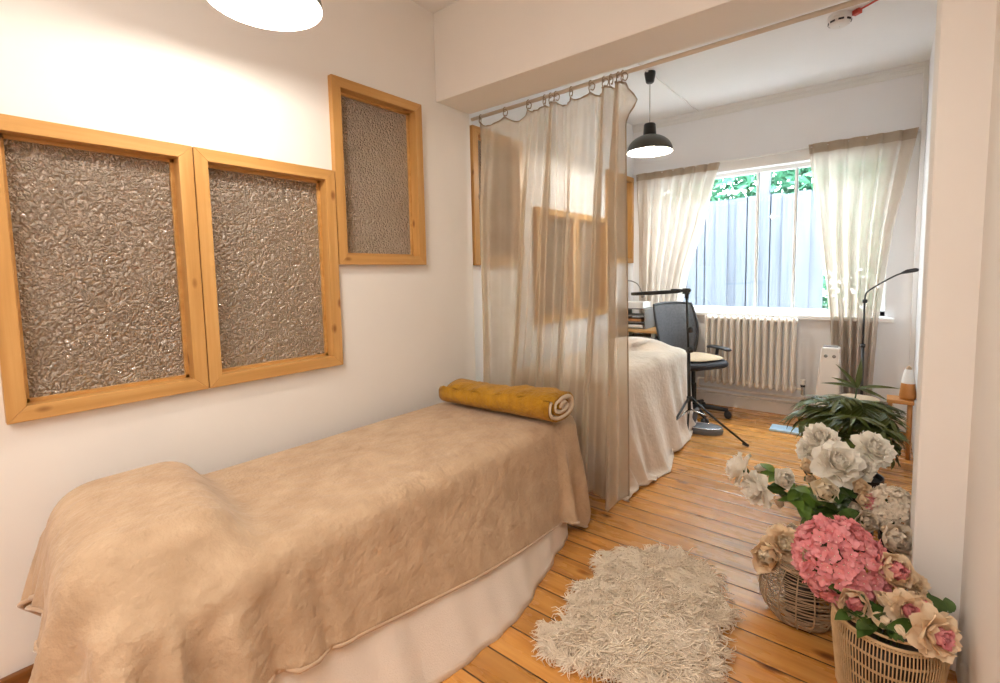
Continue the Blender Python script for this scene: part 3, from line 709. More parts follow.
# ================================================================== OFFICE CHAIR
def office_chair():
    c = Vector((-1.345, 4.33, 0)); h = Vector((.86, -.51, 0)).normalized(); s_ = Vector((-h.y, h.x, 0))
    L = lambda f, l, z: c+h*f+s_*l+Vector((0, 0, z))
    t = thing('office_chair', 'black mesh-backed office chair beside the radiator', 'chair', c)
    for i in range(5):
        a = i*2*pi/5+.86; d = h*cos(a)+s_*sin(a); e = c+d*.285
        lg = MB().tube([c+Vector((0, 0, .10)), c+d*.15+Vector((0, 0, .088)), e+Vector((0, 0, .072))], [.026, .021, .016], 8).build('base_leg', M['black_plastic'], t)
        sd = Vector((-d.y, d.x, 0)); w = MB()
        R_ = Matrix((sd, d, Vector((0, 0, 1)))).transposed()
        for k in (-.016, .016):
            w.lathe([(.004, -.009), (.027, -.009), (.030, -.005), (.030, .005), (.027, .009), (.004, .009)], e+sd*k+Vector((0, 0, .031)), 16, R_ @ Matrix.Rotation(pi/2, 3, 'Y'), cap=True)
        w.tube([e+Vector((0, 0, .035)), e+Vector((0, 0, .072))], .008, 6)
        w.build('castor', M['black_plastic'], lg)
    MB().lathe([(.045, .07), (.045, .13), (.028, .135), (.026, .30), (.018, .302), (.018, .43)], c, 18).build('gas_column', M['black'], t, sharp=40)
    # seat
    def pad(z, th, rf, rl, name, m, f0=.02, par=t, up=.0):
        G_ = []; n = 40
        for k, (sc_, dz) in enumerate(((.0, 0), (.80, 0), (.95, .006), (1, .020), (1, th-.02), (.95, th-.006), (.80, th), (.0, th))):
            row = []
            for j in range(n):
                a = 2*pi*j/n; ca, sa = cos(a), sin(a); e = .62
                x = f0+rf*sc_*abs(ca)**e*math.copysign(1, ca); y = rl*sc_*abs(sa)**e*math.copysign(1, sa)
                row.append(L(x, y, z+dz+up*(x*x*.5+y*y)*(1 if dz > th/2 else .5)))
            row.append(row[0]); G_.append(row)
        return MB().grid(np.array([[tuple(p) for p in r] for r in G_])).build(name, m, par, subsurf=1)
    pad(.455, .065, .235, .235, 'seat', M['seat_fabric'])
    MB().ab((-.1, -.1, 0), (.1, .1, .03)) 
    mech = MB(); mech.box(L(-.02, 0, .436), (.09, .06, .02), Matrix((h, s_, Vector((0, 0, 1)))).transposed()); mech.build('tilt_mechanism', M['black_plastic'], t, smooth=False, bevel=.008)
    # backrest: curved mesh in a frame
    nz_, nl = 16, 14; G_ = np.zeros((nz_, nl, 3)); prof = []
    for i in range(nz_):
        v = i/(nz_-1); z = .53+.47*v; half = .20+.035*sin(pi*(v*.75+.12))-.03*(1-v)**2
        fb_ = -.235-.09*v+.03*sin(v*pi)
        for j in range(nl):
            u = j/(nl-1)*2-1; G_[i, j] = L(fb_+.045*u*u, half*u, z-.012*u*u*v)
    MB().grid(G_).build('mesh_back', M['mesh_fabric'], t, solid=.003)
    edge = [tuple(G_[0, j]) for j in range(nl)]+[tuple(G_[i, -1]) for i in range(1, nz_)]+[tuple(G_[-1, j]) for j in range(nl-2, -1, -1)]+[tuple(G_[i, 0]) for i in range(nz_-2, 0, -1)]
    MB().tube(edge, .011, 8, closed=True).build('back_frame', M['black_plastic'], t)
    b = MB(); b.tube(smooth_path([L(-.05, 0, .43), L(-.22, 0, .42), L(-.31, 0, .50), L(-.335, 0, .72)], 6), [.022]*18+[.014], 8)
    for sg in (-1, 1): b.tube(smooth_path([L(-.315, 0, .55), L(-.30, sg*.10, .62), L(-.255, sg*.20, .70)], 5), .010, 8)
    b.build('back_support', M['black_plastic'], t)
    for sg in (-1, 1):
        a = MB().tube(smooth_path([L(-.02, sg*.18, .44), L(-.02, sg*.275, .455), L(-.03, sg*.290, .52), L(-.02, sg*.290, .578)], 6), .014, 8).build('arm', M['black_plastic'], t)
        p = MB(); p.tube(smooth_path([L(-.13, sg*.285, .588), L(-.08, sg*.29, .596), L(.06, sg*.285, .596), L(.14, sg*.27, .588)], 5), [.012]+[.034]*14+[.014], 10, flat=.42); p.build('arm_pad', M['black_plastic'], a)
    # loose pad lying on the seat
    q = thing('seat_pad', 'round-cornered beige pad lying on the office chair seat', 'cushion', L(.01, 0, .522))
    pad(.521, .030, .205, .205, 'pad_cover', M['cushion'], .015, q)
office_chair()

# ================================================================== RING LAMP ON A TRIPOD
def ring_lamp():
    c = Vector((-1.150, 3.62, 0)); t = thing('tripod_lamp', 'black ring lamp on a tripod stand beside the second bed', 'lamp', c)
    pole = MB().tube([c+Vector((0, 0, .25)), c+Vector((-.012, 0, .72))], .0135, 10); pole.tube([c+Vector((-.012, 0, .70)), c+Vector((-.03, .0, 1.10))], .0095, 10); pole.build('pole', M['black'], t)
    for z in (.34, .71, .86): MB().lathe([(.010, z-.022), (.020, z-.02), (.021, z+.014), (.011, z+.02)], c, 14).build('collar', M['black_plastic'], t)
    MB().tube([c+Vector((0, -.015, .71)), c+Vector((.03, -.03, .71))], [.006, .011], 8).build('clamp_knob', M['black_plastic'], t)
    for p in ((-1.262, 3.20), (-.772, 3.775), (-1.215, 3.78)):
        f_ = Vector((p[0], p[1], .008)); lg = MB().tube([c+Vector((0, 0, .34))+(f_-c)*.04, c*.5+f_*.5+Vector((0, 0, .17)), f_], [.009, .0085, .008], 8).build('leg', M['black'], t)
        MB().tube([f_-(f_-c).normalized()*.04+Vector((0, 0, .018)), f_+Vector((0, 0, .003))], .0105, 8).build('rubber_foot', M['black_plastic'], lg)
        MB().tube([c+Vector((0, 0, .26)), c+(f_-c)*.45+Vector((0, 0, .19))], .0055, 6).build('brace', M['chrome'], t)
    hd = MB().lathe([(.004, -.02), (.015, -.018), (.015, .018), (.004, .02)], c+Vector((-.03, 0, 1.11)), 14); hd.box(c+Vector((-.034, 0, 1.145)), (.022, .016, .022)); hd.build('swivel_head', M['black_plastic'], t, sharp=40)
    # arm and flat ring, nearly edge-on
    R0 = Vector((-1.415, 3.60, 1.125)); rr = .175
    MB().tube([c+Vector((.0, 0, 1.150)), c+Vector((-.12, 0, 1.150))], .011, 8).build('arm', M['black'], t)
    prof = [(rr-.045, -.009), (rr-.045, .009), (rr, .011), (rr+.004, 0), (rr, -.011), (rr-.045, -.009)]
    ring = MB().lathe(prof, R0+Vector((0, 0, .008)), 48, Matrix.Rotation(radians(-3), 3, 'Y')).build('ring_housing', M['black'], t, sharp=40)
    MB().lathe([(rr-.040, -.0105), (rr-.008, -.0105), (rr-.008, -.012), (rr-.040, -.012), (rr-.040, -.0105)], R0+Vector((0, 0, .008)), 48, Matrix.Rotation(radians(-3), 3, 'Y')).build('diffuser', M['white_plastic'], ring)
    MB().box(c+Vector((-.105, -.005, 1.148)), (.035, .025, .014)).build('clamp', M['black_plastic'], t, smooth=False, bevel=.005)
ring_lamp()

# foot rest at the far end of bed two
fr = thing('foot_rest', 'dark grey moulded foot rest with a pale rim beside the tripod', 'footrest', (-1.13, 3.93, 0))
def oval(cx_, cy_, z, a, b_, ang, n=36): return [(cx_+a*cos(k)*cos(ang)-b_*sin(k)*sin(ang), cy_+a*cos(k)*sin(ang)+b_*sin(k)*cos(ang), z) for k in np.linspace(0, 2*pi, n, endpoint=False)]
b = MB(); rings = [oval(-1.13, 3.93, z, a, a*.62, .25) for z, a in ((.0, .135), (.02, .142), (.045, .138), (.052, .125))]
G_ = np.array([r+[r[0]] for r in rings]); b.grid(G_); b.f.append(tuple(range(3*37, 3*37+36))); b.build('body', M['pewter'], fr)
MB().tube(oval(-1.13, 3.93, .050, .133, .083, .25), .005, 6, closed=True).build('rim', M['chrome'], fr)
b = MB(); b.tube(smooth_path([(-1.22, 3.92, .04), (-1.205, 3.925, .12), (-1.185, 3.93, .19)], 6), [.05]*7+[.045]*5+[.02], 12, flat=.35); b.build('heel_rest', M['pewter'], fr)

# ================================================================== DESK CORNER
dk = thing('desk', 'wooden desk in the far left corner behind the second bed', 'desk', (-1.90, 4.52, 0))
MB().ab((-2.12, 4.33, .715), (-1.68, 4.72, .740)).build('desktop', M['desk_wood'], dk, smooth=False, bevel=.004)
for x in (-2.09, -1.72):
    for y in (4.36, 4.69): MB().ab((x-.02, y-.02, 0), (x+.02, y+.02, .714)).build('leg', M['grey'], dk, smooth=False, bevel=.003)
MB().ab((-2.07, 4.36, .60), (-1.74, 4.69, .615)).build('under_shelf', M['grey'], dk, smooth=False, bevel=.003)
bx = thing('letter_tray', 'grey two-tier letter tray on the corner desk', 'tray', (-1.955, 4.53, .741))
for z in (.742, .80, .862, .93): MB().ab((-2.08, 4.42, z), (-1.83, 4.66, z+.008)).build('shelf', M['grey'], bx, smooth=False, bevel=.002)
for x in (-2.08, -1.838):
    MB().ab((x, 4.42, .7505), (x+.008, 4.66, .929)).build('side_panel', M['grey'], bx, smooth=False)
tag(MB().ab((-2.06, 4.43, .752), (-1.86, 4.62, .780)).build('paper_stack', M['paper'], smooth=False, bevel=.002), 'stack of white paper in the bottom of the letter tray', 'paper')
tag(MB().ab((-2.05, 4.44, .810), (-1.88, 4.60, .835)).build('notebook', M['amber'], smooth=False, bevel=.003), 'brown notebook in the middle of the letter tray', 'notebook')
tag(MB().ab((-2.06, 4.44, .940), (-1.86, 4.64, 1.0)).build('storage_box', M['paper'], smooth=False, bevel=.004), 'pale box on top of the letter tray', 'box')
tag(MB().ab((-2.0, 4.40, .617), (-1.80, 4.60, .66)).build('folder_stack', M['paper'], smooth=False, bevel=.004), 'white folders on the shelf under the desktop', 'folder')
dl = thing('desk_lamp', 'small grey gooseneck lamp arching over the corner desk', 'lamp', (-2.075, 4.375, .741))
MB().lathe([(.002, .741), (.035, .741), (.033, .752), (.006, .757)], (-2.075, 4.375, 0), 20).build('base', M['grey'], dl)
MB().tube(smooth_path([(-2.075, 4.375, .755), (-2.075, 4.375, 1.05), (-2.01, 4.375, 1.20), (-1.90, 4.375, 1.185), (-1.845, 4.375, 1.10)], 8), .0055, 8).build('gooseneck', M['grey'], dl)
MB().lathe([(.006, .03), (.014, .02), (.020, -.02), (.016, -.024)], (-1.838, 4.375, 1.075), 16, Matrix.Rotation(radians(-20), 3, 'Y')).build('lamp_head', M['grey'], dl)
tag(MB().ab((XL2, 4.50, 2.47), (XL2+.028, 4.60, 2.57)).build('wall_sensor', M['white_plastic'], smooth=False, bevel=.006), 'small white box high on the far left wall', 'sensor')

# ================================================================== CEILING ALARM
al = thing('smoke_alarm', 'white smoke alarm on the ceiling beside the beam', 'alarm', (-.296, 3.60, ZC))
c = (-.296, 3.60, 0)
MB().lathe([(.002, ZC-.0005), (.060, ZC-.0005), (.062, ZC-.018), (.056, ZC-.024)], c, 32).build('base_plate', M['white_plastic'], al, sharp=40)
MB().lathe([(.056, ZC-.022), (.060, ZC-.034), (.055, ZC-.048), (.040, ZC-.062), (.022, ZC-.066), (.002, ZC-.066)], c, 32).build('cover', M['white_plastic'], al, sharp=40)
for k in range(8):
    a = k*pi/4+.2; MB().box((c[0]+.057*cos(a), c[1]+.057*sin(a), ZC-.042), (.002, .014, .005), Matrix.Rotation(a, 3, 'Z')).build('vent_slot', M['black_plastic'], al, smooth=False)
rc = thing('alarm_cable', 'red cable running along the ceiling to the smoke alarm', 'cable', (-.05, 3.55, ZC))
MB().tube([(-.235, 3.60, ZC-.014), (-.20, 3.575, ZC-.012), (.155, 3.31, ZC-.008)], .0055, 8).build('red_sheath', M['red'], rc)
MB().box((-.212, 3.585, ZC-.016), (.022, .014, .014), Matrix.Rotation(-.62, 3, 'Z')).build('gland', M['red'], rc, smooth=False, bevel=.004)

# ================================================================== RIGHT-HAND CORNER OF THE FAR BAY
tf = thing('tower_heater', 'white tapered tower heater standing by the right linen curtain', 'heater', (-.375, 4.62, 0))
def taper(c0, h0, c1, h1): 
    vs = []
    for c_, h_ in ((c0, h0), (c1, h1)):
        for sx, sy in ((-1, -1), (1, -1), (1, 1), (-1, 1)): vs.append((c_[0]+sx*h_[0], c_[1]+sy*h_[1], c_[2]))
    return MB().add(vs, [(0, 3, 2, 1), (4, 5, 6, 7), (0, 1, 5, 4), (1, 2, 6, 5), (2, 3, 7, 6), (3, 0, 4, 7)])
taper((-.375, 4.62, .02), (.095, .07, 0), (-.355, 4.62, .665), (.062, .05, 0)).build('body', M['white_plastic'], tf, smooth=False, bevel=.012)
MB().lathe([(.002, 0), (.12, 0), (.12, .012), (.09, .022), (.002, .022)], (-.375, 4.62, 0), 28).build('foot', M['white_plastic'], tf, sharp=40)
for dx in (-.03, .025): MB().lathe([(.002, 0), (.013, 0), (.013, .006), (.002, .007)], (-.357+dx, 4.566, .595), 16, Matrix.Rotation(pi/2, 3, 'X')).build('dial', M['grey'], tf, sharp=40)
MB().box((-.36, 4.62, .668), (.05, .035, .006)).build('top_grille', M['grey'], tf, smooth=False, bevel=.003)

fl = thing('gooseneck_floor_lamp', 'black gooseneck floor lamp in front of the right linen curtain', 'lamp', (-.14, 4.47, 0))
MB().lathe([(.002, 0), (.12, 0), (.12, .012), (.02, .02), (.01, .03)], (-.14, 4.47, 0), 32).build('base', M['black'], fl, sharp=40)
MB().tube([(-.14, 4.47, .02), (-.148, 4.47, .71)], .0095, 10).tube([(-.148, 4.47, .70), (-.15, 4.47, 1.05)], .007, 10).build('pole', M['black'], fl)
for z in (.71, 1.045): MB().lathe([(.007, z-.014), (.0155, z-.012), (.0155, z+.012), (.007, z+.014)], (-.148, 4.47, 0), 12).build('collar', M['black_plastic'], fl)
MB().tube(smooth_path([(-.15, 4.47, 1.05), (-.138, 4.465, 1.11), (-.07, 4.455, 1.17), (.02, 4.45, 1.232), (.07, 4.445, 1.255)], 7), .0055, 8).build('gooseneck', M['black'], fl)
MB().tube([(.055, 4.446, 1.250), (.085, 4.445, 1.262), (.135, 4.44, 1.272), (.148, 4.44, 1.272)], [.007, .014, .014, .008], 10).build('lamp_head', M['black_plastic'], fl)

st = thing('side_table', 'small round cream side table behind the palm', 'table', (-.15, 4.16, 0))
MB().lathe([(.002, .377), (.120, .377), (.125, .371), (.125, .360), (.117, .356), (.002, .356)], (-.15, 4.16, 0), 36).build('tabletop', M['cushion'], st, sharp=40)
for k in range(3):
    a = k*2*pi/3+.5; MB().tube([(-.15+.07*cos(a), 4.16+.07*sin(a), .357), (-.15+.115*cos(a), 4.16+.115*sin(a), .002)], [.012, .009], 8).build('leg', M['white_plastic'], st)
wb = thing('waste_bin', 'white bin on the floor beside the small round table', 'bin', (-.12, 3.86, 0))
MB().lathe([(.002, .002), (.085, .002), (.105, .25), (.108, .252), (.104, .248), (.082, .01), (.002, .009)], (-.12, 3.86, 0), 28).build('body', M['white_plastic'], wb, sharp=40)
sk = thing('wooden_stool', 'brown wooden stool half hidden by the pier', 'stool', (.075, 4.20, 0))
MB().ab((.005, 4.12, .375), (.15, 4.28, .40)).build('seat', M['amber'], sk, smooth=False, bevel=.005)
for x in (.025, .13):
    for y in (4.14, 4.26): MB().tube([(x, y, .375), (x, y, .0)], .013, 8).build('leg', M['amber'], sk)
orn = thing('cone_ornament', 'cone shaped ornament with orange base and white band on the stool', 'ornament', (.115, 4.20, .401))
MB().lathe([(.002, .401), (.042, .401), (.046, .42), (.038, .51)], (.115, 4.20, 0), 24).build('base_cone', M['amber'], orn)
MB().lathe([(.038, .510), (.028, .575), (.018, .605)], (.115, 4.20, 0), 24).build('white_band', M['paper'], orn)
MB().lathe([(.018, .605), (.012, .622), (.002, .630)], (.115, 4.20, 0), 24).build('tip', M['rattan'], orn)
tag(MB().box((-.61, 4.335, .011), (.115, .075, .011), Matrix.Rotation(.02, 3, 'Z')).build('bathroom_scale', M['blue'], smooth=False, bevel=.006), 'thin pale blue slab lying on the floor near the radiator', 'scale')

# ================================================================== SHEEPSKIN RUG
def rug():
    t = thing('sheepskin_rug', 'shaggy cream sheepskin rug on the floorboards beside the first bed', 'rug', (-.70, 1.65, 0))
    px = [(602, 550), (628, 543), (664, 543), (693, 554), (712, 568), (728, 590), (734, 602), (720, 618), (724, 632), (720, 652), (712, 678), (706, 694), (660, 697), (632, 690), (616, 671), (599, 666), (578, 663), (548, 651), (538, 634), (539, 628), (560, 616), (572, 593), (580, 578), (600, 568)]
    poly = []
    for x, y in px:
        d = CR*((x-CX)/F_PX)-CU*((y-CY)/F_PX)+_f; p = CAM+d*((.035-CAM.z)/d.z); poly.append((p.x, p.y))
    P = np.array(poly); cen = P.mean(0); P = cen+(P-cen)*.955
    b = MB(); n = len(P)
    vs = [(x, y, .001) for x, y in P]+[(x, y, .012) for x, y in cen+(P-cen)*.98]
    b.add(vs, [tuple(range(n, 2*n))]+[(i, (i+1) % n, n+(i+1) % n, n+i) for i in range(n)]); b.build('hide', M['hide'], t, smooth=False)
    r = np.random.RandomState(9)
    def inside(q):
        x, y = q[:, 0], q[:, 1]; c = np.zeros(len(q), bool)
        for i in range(n):
            x1, y1 = P[i]; x2, y2 = P[i-1]; cond = ((y1 > y) != (y2 > y)) & (x < (x2-x1)*(y-y1)/(y2-y1+1e-12)+x1); c ^= cond
        return c
    lo, hi = P.min(0), P.max(0)
    locks = r.uniform(lo, hi, (3000, 2)); locks = locks[inside(locks)]
    # neighbouring locks lean alike
    def field(q, s): return np.sin(q[:, 0]*17+s)+np.sin(q[:, 1]*21+2*s)+.8*np.sin(q[:, 0]*31+q[:, 1]*27+3*s)
    ang = field(locks, 1.0)*1.1+r.normal(0, .8, len(locks))-.6
    V = []; Fc = []; K = 5; nlock = len(locks); per = 6
    S = nlock*per; base = np.repeat(locks, per, 0)+r.normal(0, .006, (S, 2)); an = np.repeat(ang, per)+r.normal(0, .35, S)
    ln = np.repeat(r.uniform(.045, .085, nlock), per)*r.uniform(.8, 1.15, S); lift = np.repeat(r.uniform(.55, 1.15, nlock), per)+r.normal(0, .12, S); curl = np.repeat(r.normal(0, 1.6, nlock), per)+r.normal(0, .4, S)
    pos = np.stack([base[:, 0], base[:, 1], np.full(S, .008)], -1); rings = []
    tip = np.repeat(locks, per, 0)
    for k in range(K):
        v = k/(K-1); rad_ = .0040*(1-.78*v)
        el = lift-1.25*v; aa = an+curl*v*v
        d = np.stack([np.cos(aa)*np.cos(el), np.sin(aa)*np.cos(el), np.sin(el)], -1)
        if k: pos = pos+d*(ln/(K-1))[:, None]; pos[:, 2] = np.maximum(pos[:, 2], .006)
        s1 = np.stack([-np.sin(aa), np.cos(aa), 0*aa], -1); s2 = np.cross(d, s1)
        rings.append(np.stack([pos+s1*rad_, pos-s1*rad_*.5+s2*rad_*.87, pos-s1*rad_*.5-s2*rad_*.87], 1))
    Vt = np.stack(rings, 1).reshape(-1, 3)      # S,K,3 verts
    fb_ = []
    for k in range(K-1):
        for j in range(3): fb_.append((k*3+j, k*3+(j+1) % 3, (k+1)*3+(j+1) % 3, (k+1)*3+j))
    F_ = (np.arange(S)*K*3)[:, None, None]+np.array(fb_)[None]
    F_ = F_.reshape(-1, 4); org = ORG[t.as_pointer()]
    me = bpy.data.meshes.new('pile'); me.vertices.add(len(Vt)); me.vertices.foreach_set('co', (Vt-np.array(org)).astype(np.float32).ravel())
    me.loops.add(F_.size); me.loops.foreach_set('vertex_index', F_.astype(np.int32).ravel()); me.polygons.add(len(F_))
    me.polygons.foreach_set('loop_start', np.arange(0, F_.size, 4, dtype=np.int32)); me.update(calc_edges=True); me.validate()
    me.polygons.foreach_set('use_smooth', [True]*len(me.polygons)); me.materials.append(M['wool'])
    o = bpy.data.objects.new('pile', me); COL.objects.link(o); o.parent = t; o['kind'] = 'stuff'
rug()

# ================================================================== BASKETS
def basket_round():
    c = Vector((-.218, 2.005, 0)); t = thing('round_rattan_basket', 'round grey-brown open-weave rattan basket holding peach blooms', 'basket', c)
    prof = [(.055, .004), (.092, .008), (.118, .035), (.137, .075), (.143, .115), (.136, .160), (.118, .195), (.100, .215)]
    zs = [p[1] for p in prof]; rs_ = [p[0] for p in prof]
    ri = MB()
    r = random.Random(2)
    for k in range(40):
        z = .010+.20*k/33; R = float(np.interp(z, zs, rs_)); w = r.uniform(.001, .0035); ph = r.uniform(0, 6)
        ri.tube([(c.x+(R+.002*sin(5*a+ph))*cos(a), c.y+(R+.002*sin(5*a+ph))*sin(a), z+w*sin(3*a+ph)) for a in np.linspace(0, 2*pi, 40, endpoint=False)], .0017, 5, closed=True)
    ri.build('weave', M['rattan'], t)
    ve = MB()
    for k in range(16):
        a = 2*pi*k/16; ve.tube([(c.x+(R_+.002)*cos(a), c.y+(R_+.002)*sin(a), z_) for R_, z_ in prof], .0026, 5)
    ve.build('upright_canes', M['rattan'], t)
    MB().tube([(c.x+.100*cos(a), c.y+.100*sin(a), .217) for a in np.linspace(0, 2*pi, 40, endpoint=False)], .005, 6, closed=True).build('rim', M['rattan'], t)
    MB().lathe([(.002, .003), (.06, .003), (.06, .009), (.002, .009)], c, 24).build('bottom', M['rattan'], t)
    liner = MB().lathe([(.002, .012), (.05, .012), (.062, .15), (.058, .15), (.002, .13)], c, 20).build('inner_pot', M['pot'], t)
    return c
B1 = basket_round()
def basket_tall():
    c = Vector((.030, 1.785, 0)); t = thing('tall_rattan_basket', 'tall honey rattan basket of fine upright canes holding cream and pink peonies', 'basket', c)
    H_ = .238; R = lambda z: .122+.020*min(1, z/.20)-.006*max(0, (z-.2)/.065)
    v = MB()
    for k in range(98):
        a = 2*pi*k/98; v.tube([(c.x+R(z)*cos(a), c.y+R(z)*sin(a), z) for z in np.linspace(.006, H_, 6)], .0020, 5, cap=False)
    v.build('upright_canes', M['rattan_pale'], t)
    w = MB()
    for z in (.008, .05, .095, .14, .185, .225, .258):
        for dz in (0, .004): w.tube([(c.x+(R(z)-.003)*cos(a), c.y+(R(z)-.003)*sin(a), z+dz) for a in np.linspace(0, 2*pi, 48, endpoint=False)], .0020, 5, closed=True)
    w.build('hoops', M['rattan_pale'], t)
    MB().tube([(c.x+R(H_)*cos(a), c.y+R(H_)*sin(a), H_) for a in np.linspace(0, 2*pi, 48, endpoint=False)], .005, 6, closed=True).build('rim', M['rattan_pale'], t)
    MB().lathe([(.002, .003), (.126, .003), (.126, .008), (.002, .008)], c, 32).build('bottom', M['rattan_pale'], t)
    MB().lathe([(.002, .010), (.085, .010), (.10, .19), (.096, .19), (.002, .17)], c, 24).build('inner_pot', M['pot'], t)
    return c
B2 = basket_tall()
def pot(c, r0, r1, h, label, m='pot'):
    t = thing('flower_pot', label, 'pot', c)
    MB().lathe([(.002, .001), (r0, .001), (r1, h), (r1+.006, h+.002), (r1+.006, h-.02)], c, 28).build('body', M[m], t, sharp=40)
    MB().lathe([(.002, h-.022), (r1-.006, h-.025)], c, 28).build('soil', M['soil'], t)
    return Vector(c)
V1 = pot((-.125, 2.46, 0), .075, .10, .20, 'dark pot of white peonies behind the round basket')
V2 = pot((.075, 2.52, 0), .055, .075, .17, 'dark pot of beige dried blooms beside the pier')
V3 = pot((-.10, 3.24, 0), .085, .105, .15, 'dark pot holding the bamboo palm')

# ================================================================== FLOWERS
def petal(b, az, L, Wd, a0, a1, r0, z0, cup, rnd, twist=0, nu_=5, nv_=7, ruffle=.0, lip=.9):
    """one cupped petal growing from radius r0; the surface bends from elevation a0 to a1"""
    x, z = r0, z0; G_ = np.zeros((nv_, nu_, 3)); ca, sa = cos(az), sin(az); ph = rnd.uniform(0, 6)
    for j in range(nv_):
        v = j/(nv_-1); e = a0+(a1-a0)*min(1, v*1.15)-(1.0 if v > .8 else 0)*(v-.7)*3.2*lip
        if j: x += L/(nv_-1)*cos(e); z += L/(nv_-1)*sin(e)
        w = Wd*(.28+.72*sin(pi*min(1, v*.62+.16)))*(1 if v < .8 else 1-.55*((v-.8)/.2)**2)
        for i in range(nu_):
            u = i/(nu_-1)*2-1
            lift = cup*u*u*L
            rx = x-sin(e)*lift; rz = z+cos(e)*lift+ruffle*L*sin(u*5+ph)*v
            G_[j, i] = (rx*ca-u*w*sa, rx*sa+u*w*ca, rz)
    b.grid(G_)
def bloom(layers, R, seed):
    r = random.Random(seed); b = MB()
    for (n, L, Wd, a0, a1, r0, z0, cup, ruf) in layers:
        o = r.uniform(0, 6)
        for k in range(n):
            q = r.uniform(.88, 1.1); petal(b, o+2*pi*k/n+r.uniform(-.12, .12), L*R*q, Wd*R*r.uniform(.9, 1.1), radians(a0+r.uniform(-6, 6)), radians(a1+r.uniform(-8, 8)), r0*R, z0*R, cup, r, ruffle=ruf)
    return b
OPEN_OUT = [(7, 1.02, .46, -25, 25, .08, -.25, .16, .05), (8, .98, .42, 0, 60, .08, -.22, .2, .06), (8, .92, .38, 18, 85, .08, -.2, .2, .06)]
OPEN_IN = [(8, .82, .34, 32, 100, .06, -.15, .22, .07), (7, .62, .32, 55, 120, .05, -.08, .25, .07), (5, .45, .26, 70, 130, .03, 0, .25, .08)]
BALL_OUT = [(5, 1.30, .62, -12, 92, .10, -.55, .22, .03), (6, 1.30, .58, 4, 112, .08, -.50, .22, .03)]
BALL_IN = [(6, 1.14, .44, 30, 122, .06, -.35, .25, .03), (5, .9, .36, 50, 130, .05, -.2, .25, .04), (4, .7, .26, 62, 120, .03, -.1, .28, .04)]
TULIP_OUT = [(3, 1.95, .62, 18, 128, .10, -.75, .26, .01), (4, 1.85, .58, 26, 132, .08, -.72, .26, .01), (4, 1.6, .5, 38, 130, .06, -.6, .26, .02)]
def leaf_mesh(b, p, d, up, L, Wd, droop, fold=.25, nv_=7):
    d = Vector(d).normalized(); up = Vector(up); sd = d.cross(up)
    sd = sd.normalized() if sd.length > 1e-4 else d.orthogonal().normalized(); n_ = sd.cross(d); G_ = np.zeros((nv_, 3, 3)); q = Vector(p)
    for j in range(nv_):
        v = j/(nv_-1); e = -droop*v; t_ = d*cos(e)+n_*sin(e)
        if j: q = q+t_*(L/(nv_-1))
        w = Wd*sin(pi*(.06+.94*v)**.8)*(1 if j < nv_-1 else 0)+.0006; nn = n_*cos(e)-d*sin(e)
        for i, u in enumerate((-1, 0, 1)): G_[j, i] = q+sd*(u*w)+nn*(abs(u)*w*fold)
    b.grid(G_)
